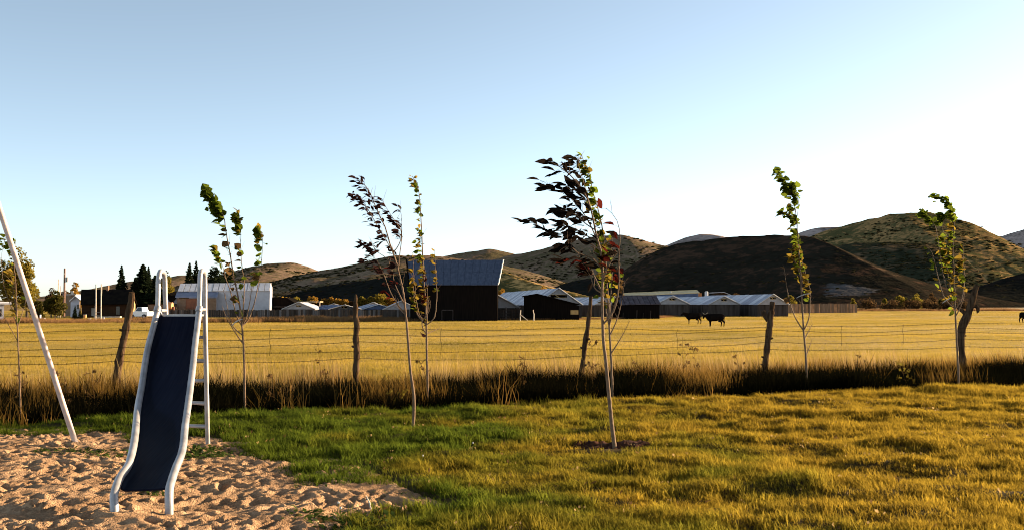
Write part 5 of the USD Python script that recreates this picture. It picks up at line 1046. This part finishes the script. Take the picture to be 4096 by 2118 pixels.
sapling('poplar_sapling', 'slim yellowing poplar sapling before the left end of the barn', [(1716, 1610), (1708, 1450), (1705, 1300), (1703, 1230), (1697, 1150), (1693, 1070), (1690, 1000), (1687, 920), (1684, 870), (1680, 800), (1672, 750), (1650, 706)],
        [[(1704, 1310), (1662, 1240), (1651, 1160), (1648, 1080), (1650, 1020)], [(1705, 1315), (1740, 1262), (1748, 1170), (1745, 1100), (1742, 1040), (1740, 1000)], [(1704, 1300), (1674, 1250), (1662, 1190), (1655, 1130), (1640, 1090)], [(1703, 1290), (1712, 1200), (1708, 1120), (1700, 1060)], [(1708, 1340), (1760, 1310)], [(1706, 1330), (1690, 1290), (1720, 1240), (1728, 1200)]], d, .022,
        [(-1, .86, 1, 36, .07, PY), (-1, .55, .86, 62, .07, PY), (-1, .35, .55, 30, .07, ['poplar_yellow', 'ash_leaf']), (0, .2, 1, 26, .05, PY), (1, .45, 1, 16, .045, PY), (2, .2, 1, 20, .05, PY), (3, .3, 1, 22, .06, ['poplar_yellow', 'red_leaf'])], 'poplar', PY, .072, 4, zroot=gz(1716, 16.6))
d = 11.15
sapling('cherry_sapling', 'large dark maroon cherry sapling nearest the camera in a ring of soil', [(2461, 1796), (2447, 1693), (2435, 1564), (2423, 1435), (2413, 1349), (2411, 1283), (2408, 1178), (2411, 1099), (2405, 1020), (2384, 936), (2363, 836), (2332, 763), (2284, 705), (2248, 674), (2206, 650)],
        [[(2402, 1010), (2369, 915), (2342, 863), (2300, 810), (2258, 768), (2221, 758), (2174, 737)], [(2404, 1020), (2342, 963), (2284, 936), (2221, 936), (2190, 921), (2153, 900), (2112, 884)], [(2410, 1100), (2363, 1031), (2311, 1015), (2274, 989), (2232, 1010)],
         [(2411, 1300), (2463, 1220), (2476, 1125), (2475, 1047), (2481, 942), (2474, 894), (2453, 857), (2426, 831)], [(2409, 1170), (2379, 1104), (2353, 1052), (2310, 1030), (2265, 1045)], [(2384, 936), (2340, 895), (2300, 862), (2262, 850), (2240, 845)], [(2363, 836), (2330, 790), (2290, 755), (2250, 735)],
         [(2395, 980), (2350, 945), (2310, 920), (2270, 905), (2225, 910)], [(2408, 1190), (2380, 1150), (2365, 1110), (2350, 1075)], [(2370, 850), (2345, 760), (2330, 700), (2318, 650), (2320, 622)], [(2409, 1110), (2440, 1050), (2470, 1010), (2490, 1000)]], d, .024,
        [(-1, .84, 1, 13, .09, 'cherry_leaf'), (-1, .62, .84, 20, .09, 'cherry_leaf'), (0, .25, 1, 34, .085, 'cherry_leaf'), (1, .2, 1, 36, .08, 'cherry_leaf'), (2, .2, 1, 24, .09, 'cherry_leaf'), (3, .35, 1, 18, .06, ['cherry_leaf', 'red_leaf']), (4, .3, 1, 22, .08, ['cherry_leaf', 'cherry_leaf', 'red_leaf']), (5, .2, 1, 28, .09, 'cherry_leaf'), (6, .2, 1, 22, .09, 'cherry_leaf'), (7, .2, 1, 26, .085, 'cherry_leaf'), (8, .2, 1, 10, .07, ['cherry_leaf', 'red_leaf']), (9, .2, 1, 32, .08, 'cherry_leaf'), (10, .3, 1, 13, .07, ['cherry_leaf', 'red_leaf', 'red_leaf'])], 'lance', 'cherry_leaf', .122, 5, zroot=gz(2461, 11.15))
d = 16.8
sapling('poplar_sapling', 'green and yellow poplar sapling right behind the dark cherry sapling', [(2452, 1600), (2447, 1480), (2440, 1350), (2437, 1300), (2433, 1200), (2425, 1100), (2420, 1000), (2407, 900), (2390, 830), (2372, 770), (2356, 700), (2340, 660), (2326, 622)],
        [[(2438, 1310), (2420, 1200), (2416, 1100), (2424, 1000), (2428, 930)], [(2439, 1320), (2462, 1200), (2480, 1130), (2490, 1105)], [(2437, 1300), (2440, 1200), (2445, 1100), (2442, 1000), (2446, 925)], [(2440, 1340), (2470, 1260), (2485, 1180), (2490, 1120)], [(2445, 1420), (2490, 1330), (2510, 1280)]], d, .022,
        [(-1, .80, 1, 60, .085, PG), (-1, .6, .82, 60, .10, PG), (-1, .40, .62, 24, .08, PY), (0, .3, 1, 22, .06, PY), (2, .3, 1, 26, .07, PG), (1, .5, 1, 10, .05, PY), (3, .5, 1, 8, .05, 'dry_weed')], 'poplar', PG, .095, 6, tie=((2385, 1205), (2450, 1192)), zroot=gz(2452, 16.8))
d = 18.6
sapling('poplar_sapling', 'tall narrow poplar sapling before the dark hill, right of the cows', [(3229, 1570), (3225, 1435), (3216, 1328), (3210, 1221), (3203, 1106), (3193, 985), (3189, 921), (3182, 850), (3168, 778), (3143, 728), (3116, 690)],
        [[(3218, 1330), (3239, 1256), (3243, 1164), (3228, 1099), (3210, 1049)], [(3212, 1320), (3171, 1249), (3143, 1149), (3132, 1071)], [(3205, 1110), (3171, 1042), (3150, 1028)], [(3222, 1370), (3264, 1292)], [(3225, 1410), (3257, 1356)], [(3206, 1160), (3215, 1080), (3205, 985), (3212, 950)], [(3184, 870), (3150, 862), (3125, 858)], [(3186, 885), (3190, 820), (3178, 762), (3170, 745)]], d, .024,
        [(-1, .90, 1, 66, .085, 'poplar_leaf'), (-1, .76, .9, 34, .09, PG), (-1, .55, .78, 50, .08, PG), (7, .4, 1, 48, .075, 'poplar_leaf'), (6, .3, 1, 22, .075, PG), (5, .3, 1, 26, .08, PG), (0, .4, 1, 26, .07, PY), (2, .6, 1, 7, .06, 'poplar_yellow'), (1, .3, 1, 4, .03, 'dry_weed')], 'poplar', PG, .105, 7, tie=((3185, 1190), (3240, 1172)), zroot=gz(3229, 18.6))
d = 19.4
sapling('poplar_sapling', 'several stemmed poplar sapling beside the crooked fence post', [(3837, 1540), (3833, 1452), (3828, 1356), (3823, 1261), (3820, 1197), (3817, 1133), (3814, 1069), (3811, 1005), (3814, 929), (3816, 865), (3806, 833), (3780, 801), (3745, 789)],
        [[(3821, 1232), (3785, 1146), (3766, 1056), (3753, 961), (3737, 890), (3715, 865), (3694, 850)], [(3822, 1240), (3779, 1184), (3760, 1107), (3737, 1005), (3721, 983)], [(3823, 1245), (3839, 1197), (3846, 1101), (3834, 1050), (3828, 980)], [(3820, 1215), (3800, 1120), (3792, 1040), (3790, 960), (3788, 930)], [(3753, 965), (3765, 905), (3776, 872), (3755, 862)], [(3822, 1250), (3855, 1160), (3852, 1090)]], d, .025,
        [(-1, .88, 1, 60, .08, 'poplar_leaf'), (-1, .62, .88, 58, .085, PG), (-1, .42, .62, 30, .08, PY), (0, .84, 1, 40, .085, 'poplar_leaf'), (4, .6, 1, 28, .085, 'poplar_leaf'), (3, .4, 1, 40, .08, PG), (2, .35, 1, 34, .075, PY), (1, .3, 1, 20, .055, PG), (0, .2, .8, 10, .06, PY)], 'poplar', PG, .105, 8, tie=((3768, 1210), (3822, 1182)), zroot=gz(3837, 19.4))
# ring of dug soil under the cherry
sp = gnd(2436, 1778); X2, Y2 = np.meshgrid(np.linspace(-.56, .56, 46), np.linspace(-.42, .42, 40)); rr2 = np.hypot(X2 / .56, Y2 / .42); P2 = np.stack([X2 + 3, Y2, 0 * X2], -1)
Z2 = lawn_z(X2 + sp[0], Y2 + sp[1]) + .055 * smooth((1 - rr2) / .6) + .13 * (meshkit.fbm(P2 * 11, 3, 5) - .5) * (rr2 < 1) - .05 * smooth((rr2 - .7) / .3) - .12 * (rr2 > .97)
i2 = (np.arange(39)[:, None] * 46 + np.arange(45)).ravel()
MB().add(np.stack([X2 + sp[0], Y2 + sp[1], Z2], -1).reshape(-1, 3), np.stack([i2, i2 + 1, i2 + 47, i2 + 46], 1)).build('soil_patch', M['mulch'], kind='structure', smooth=True)

# ------------------------------------------------------------------ weeds
def weed_patch(label, spots, seed, h=(.05, .14), n=26, m='weed_green'):
    gg = np.random.default_rng(800 + seed); c0 = gnd(*spots[0]); t = MB()
    for px, py in spots:
        c = gnd(px, py); 
        for k in range(n):
            a = gg.uniform(0, 6.28); b = c + A([gg.normal(0, .10), gg.normal(0, .07), 0]); b[2] = max(sand_z(b[0], b[1]), float(lawn_ground(A([b[0]]), A([b[1]]))[0]) + .02) - .01
            l_ = gg.uniform(*h); dv = A([math.cos(a), math.sin(a), gg.uniform(.2, 1.0)]); dv /= np.linalg.norm(dv); sv_ = A([-math.sin(a), math.cos(a), 0]) * l_ * .16
            t.add([b, b + dv * l_ * .5 - sv_, b + dv * l_ * .5 + sv_, b + dv * l_ + [0, 0, -.25 * l_]], [[0, 1, 2], [1, 3, 2]])
    t.v = [v - c0 for v in t.v]
    o_ = thing('weed_patch', label, 'weeds', c0); t.build('leaves', M[m], o_); return o_
weed_patch('dense green weed clump at the foot of the ladder', [(720, 1800), (745, 1795), (770, 1800), (800, 1795), (830, 1800), (860, 1805), (885, 1815), (730, 1825), (760, 1820), (790, 1825), (700, 1790), (845, 1790), (900, 1820), (810, 1815)], 1, n=34)
weed_patch('thin strip of green weeds in the sand left of the slide', [(165, 1800), (190, 1795), (215, 1802), (240, 1800), (262, 1797), (330, 1792), (355, 1798), (290, 1805), (230, 1810)], 2, n=22, h=(.05, .12))
weed_patch('green weeds in the sand against the left slide rail', [(390, 1808), (420, 1800), (445, 1806), (470, 1812), (492, 1815), (405, 1818), (478, 1822)], 3, n=20, h=(.05, .12))
weed_patch('small weed tuft under the end of the slide bed', [(592, 1958), (610, 1965), (625, 1955), (578, 1962)], 4, n=20, h=(.04, .10))
weed_patch('tiny weed in the sand near the grass edge', [(1355, 1955), (1340, 1960), (1565, 1968), (1545, 1972)], 5, n=12, h=(.03, .07))
weed_patch('broad leaved weeds on the tongue of grass at the bottom', [(1240, 2062), (1280, 2052), (1330, 2070), (1390, 2080), (1440, 2065), (1500, 2085), (1560, 2060), (1340, 2100), (1450, 2105)], 6, n=26, h=(.05, .13))
GROUP = 'dry weeds along the wire fence'
WEED = ['dark branching weed left of the leaning fence post', 'tall thin weed left of the pointed fence post', 'short brown weed between the poplar sapling and the pointed post', 'brown weed two steps left of the pointed fence post', 'tall weed with seed heads between the knobbly post and the cherry sapling', 'weed stalk left of the knobbly fence post',
 'tall reddish weed half way from the cherry sapling to the stub post', 'slightly shorter weed right of the tall reddish one', 'yellow-green bushy weed left of the maroon sapling foot', 'smaller yellow-green weed left of the other bushy weed', 'yellow-green bushy weed left of the crooked fence post', 'weed stalk behind the maroon and yellow saplings',
 'low weed right of the slide ladder', 'weed stalk just right of the cherry sapling', 'weed stalk left of the stub branched fence post', 'weed stalk between the two right poplar saplings', 'low weed right of the swing leg', 'low weed by the far left poplar sapling']
for k, (px, yt, d_, green) in enumerate([(380, 1455, 15.4, 0), (1290, 1365, 17.6, 0), (1095, 1480, 16.0, 0), (1148, 1500, 16.2, 0), (2375, 1340, 19.0, 0), (2100, 1400, 18.6, 0), (2725, 1345, 19.5, 0), (2790, 1365, 19.7, 0), (1600, 1555, 16.3, 1), (1565, 1560, 16.2, 1), (3620, 1440, 20, 1), (1700, 1420, 18.2, 0), (640, 1500, 15.3, 0), (2560, 1420, 18.8, 0), (2960, 1400, 20.0, 0), (3450, 1400, 20.5, 0), (240, 1470, 15.6, 0), (60, 1465, 15.6, 0)]):
    gg = np.random.default_rng(900 + k); b = at(px, 1500, d_); b[2] = float(lawn_z(b[0], b[1])); h = at(px, yt, d_)[2] - b[2]
    t = thing('dry_weed' if not green else 'green_weed', WEED[k], 'weed', b, group=GROUP if not green else 'green weeds at the ditch edge')
    st_ = spline([(0, 0, -.03), (gg.normal(0, .03), 0, h * .5), (gg.normal(0, .08) - .03, 0, h)], 8); mb = MB().tube(st_, np.linspace(.006, .0025, 8), 5); lf = MB()
    for q in range(16 if not green else 26):
        f = gg.uniform(.25, 1); c = st_[int(f * 7)]; a = gg.uniform(0, 6.28); l_ = (.16 if not green else .2) * (1.25 - f) + .04; e_ = c + A([math.cos(a) * l_, math.sin(a) * l_, l_ * gg.uniform(.4, 1.1)]); mb.tube([c, e_], .002, 3, cap=False)
        for z_ in range(5):
            p_ = c + (e_ - c) * gg.uniform(.5, 1.05) + gg.normal(0, .012, 3); u_ = gg.normal(0, .014, 3); w_ = gg.normal(0, .014, 3); lf.add([p_ - u_, p_ + w_, p_ + u_, p_ - w_], [[0, 1, 2, 3]])
    mb.build('stem', M['dry_weed'], t); lf.build('seed_heads' if not green else 'leaves', M['dry_weed'] if not green else M['tree_green'], t, kind='stuff')
# dandelion heads and dry leaves in the lawn
for k, (px, py) in enumerate([(1890, 1822), (1350, 2085), (1360, 2108), (1690, 1862)]):
    b = gnd(px, py); b[2] = float(lawn_z(b[0], b[1])); t = thing('seed_head', ['pale seed head alone in the lawn below the maroon sapling', 'pale seed head on the grass tongue, upper of the pair', 'pale seed head at the bottom edge, lower of the pair', 'pale seed head in the green grass right of the sand'][k], 'flower', b, group='dandelion seed heads in the lawn')
    MB().tube([(0, 0, 0), (.005, 0, .11)], .002, 4).build('stalk', M['weed_green'], t); MB().tm(trimesh.creation.icosphere(2, .009).apply_translation([.005, 0, .12])).build('head', M['white_tie'], t)
b = gnd(1478, 2045); b[2] = float(lawn_z(b[0], b[1])) + .02; t = thing('stick', 'short pale stick lying on the grass edge of the sand', 'stick', b)
MB().tube([(.01, 0, -.02), (0, 0, .03), (-.03, .02, .08)], [.006, .006, .004], 6).build('stick', M['pale_pole'], t)

# ------------------------------------------------------------------ the slide
SLZ = 0.0
fL, fR = gnd(458, 2058), gnd(676, 2046); lR = gnd(832, 1775); 
so = (fL + fR) / 2; t = thing('playground_slide', 'playground slide with a navy bed and bent silver tube rails', 'slide', (so[0], so[1], 0))
S = lambda px, py, dd: at(px, py, dd) - A([so[0], so[1], 0])
dF, dT = so[1], lR[1] - .15
dTop = dT - .25
rt = .030
def rail(pxs):
    P_ = A([S(*p) for p in pxs]); return spline(P_, 60)
dd = lambda f: dF + (dTop - dF) * f
# left and right bed rails: foot, bend, long run, up to the collar
left = [(459, 2075, dF), (457, 2015, dF + .02), (455, 1990, dF + .06), (462, 1955, dF + .16), (485, 1900, dF + .42), (512, 1862, dF + .60), (521, 1835, dF + .72), (560, 1580, dd(.66)), (607, 1330, dd(.94)), (630, 1238, dTop)]
right = [(677, 2062, dF), (676, 1995, dF + .02), (677, 1960, dF + .08), (688, 1915, dF + .28), (706, 1862, dF + .52), (722, 1825, dF + .72), (742, 1690, dd(.46)), (770, 1480, dd(.76)), (786, 1330, dd(.94)), (797, 1238, dTop)]
lp, rp = rail(left), rail(right)
for p_ in (lp, rp): MB().tube(p_, rt * 1.08, 16).build('rail', M['galv'], t, smooth=True)
# handles loop from the collar over the top and down into the ladder posts
hl = spline([S(630, 1240, dTop), S(632, 1180, dTop + .01), S(634, 1110, dTop + .03), S(642, 1084, dTop + .09), S(653, 1088, dTop + .22), S(659, 1112, dTop + .30), S(661, 1180, dTop + .33), S(664, 1252, dTop + .35), A([S(664, 1252, dTop + .35)[0] - .02, S(664, 1400, dTop + .45)[1], -.05])], 60)
lfoot = lR - A([so[0], so[1], 0]); hr = spline([S(797, 1240, dTop), S(798, 1180, dTop + .01), S(800, 1110, dTop + .03), S(806, 1082, dTop + .09), S(815, 1088, dTop + .20), S(819, 1112, dTop + .25), S(820, 1240, dTop + .27), S(825, 1500, dTop + .32), lfoot + [0, 0, -.06]], 60)
for h_ in (hl, hr): MB().tube(h_, rt * .88, 14).build('ladder_post', M['galv'], t, smooth=True)
for (px, py, d_) in ((630, 1236, dTop), (797, 1236, dTop)):
    c_ = S(px, py, d_); MB().tube([c_ - [0, .02, .025], c_ + [0, .01, .025]], rt * 1.25, 14).build('collar', M['galv'], t, smooth=40)
# brackets joining rail and post at the platform
MB().tube([S(633, 1240, dTop), S(663, 1240, dTop + .34)], rt * .6, 8).build('bracket', M['galv'], t); MB().tube([S(800, 1236, dTop), S(820, 1236, dTop + .27)], rt * .6, 8).build('bracket', M['galv'], t)
# rungs between the ladder posts
def on_path(p_, z): i = np.argmin(np.abs(p_[30:, 2] - z)) + 30; return p_[i]
for z in (.22, .47, .72, .97, 1.22):
    a_, b_ = on_path(hl, z), on_path(hr, z); MB().tube([a_, b_], .021, 10).build('rung', M['galv'], t, smooth=True)
# bed: a shallow trough between the rails, rolled at the top and flared at the end
n = 44; z_of = lambda p_, f: p_[int(round(f * (len(p_) - 1)))]
L0 = int(np.argmin(np.abs(lp[:, 2] - (S(480, 1935, dF + .22)[2])))); R0 = int(np.argmin(np.abs(rp[:, 2] - (S(680, 1925, dF + .22)[2]))))
bl, br = lp[L0:], rp[R0:]
li, ri = spline(bl, n), spline(br, n); rows = []; under = []
for a_, b_ in zip(li, ri):
    u_ = (b_ - a_); nrm_ = A([0, -.42, .9]); row = []
    for f, dz in ((.03, .0), (.045, -.025), (.07, -.055), (.12, -.068), (.3, -.072), (.5, -.073), (.7, -.072), (.88, -.068), (.93, -.055), (.955, -.025), (.97, .0)): row.append(a_ + u_ * f + nrm_ * dz)
    rows.append(row)
V = A(rows); k = V.shape[1]; ib = (np.arange(n - 1)[:, None] * k + np.arange(k - 1)).ravel(); top_f = np.stack([ib, ib + 1, ib + k + 1, ib + k], 1)
V2 = V - A([0, -.42, .9]) * .006
bedm = MB().add(V.reshape(-1, 3), top_f); bedm.add(V2.reshape(-1, 3), top_f[:, ::-1]); 
bd = bedm.build('bed', M['bed'], t, smooth=40)
MB().tube(V[0] + [0, -.004, -.004], .009, 8).build('end_lip', M['bed'], bd, smooth=True)
tl = V[-1]; MB().tube(tl + [0, .01, .004], .012, 8).build('top_lip', M['bed_edge'], bd, smooth=True)
# platform between bed top and ladder
pf = MB(); pf.slab(tl[2] + [0, .0, .0], tl[8] + [0, 0, 0], tl[8] + [.01, .30, .0], tl[2] + [.02, .30, 0], .02); pf.build('platform', M['bed_edge'], t)
# support braces below the bed
for p_, q_ in ():
    a_ = p_[42]; MB().tube([a_ - [0, 0, .03], on_path(q_, .47)], .014, 8).build('brace', M['galv'], t)

# ------------------------------------------------------------------ the swing frame, one leg of it in view
lf_ = gnd(305, 1772); t = thing('swing_set', 'pale steel swing frame leg slanting in from the left', 'swing set', (lf_[0], lf_[1], 0))
top = at(0, 842, lf_[1]) - A([lf_[0], lf_[1], 0]); ext = top * 1.08
MB().tube(spline([(.02, 0, -.08), top * .5, ext], 12), .031, 14).build('leg', M['pole_paint'], t, smooth=True)
o1 = ext + A([-1.15, -.45, -ext[2] - .05])
MB().tube([ext, o1], .031, 12).build('leg', M['pole_paint'], t, smooth=True)
bm = ext + A([-3.0, -2.2, 0]); MB().tube([ext + A([.06, -.17, 0]), bm], .034, 12).build('beam', M['pole_paint'], t, smooth=True)
for s_ in (-.7, .35): MB().tube([bm, bm + A([s_ - .3, s_ * -1.2, -bm[2] - .05])], .031, 12).build('leg', M['pole_paint'], t, smooth=True)
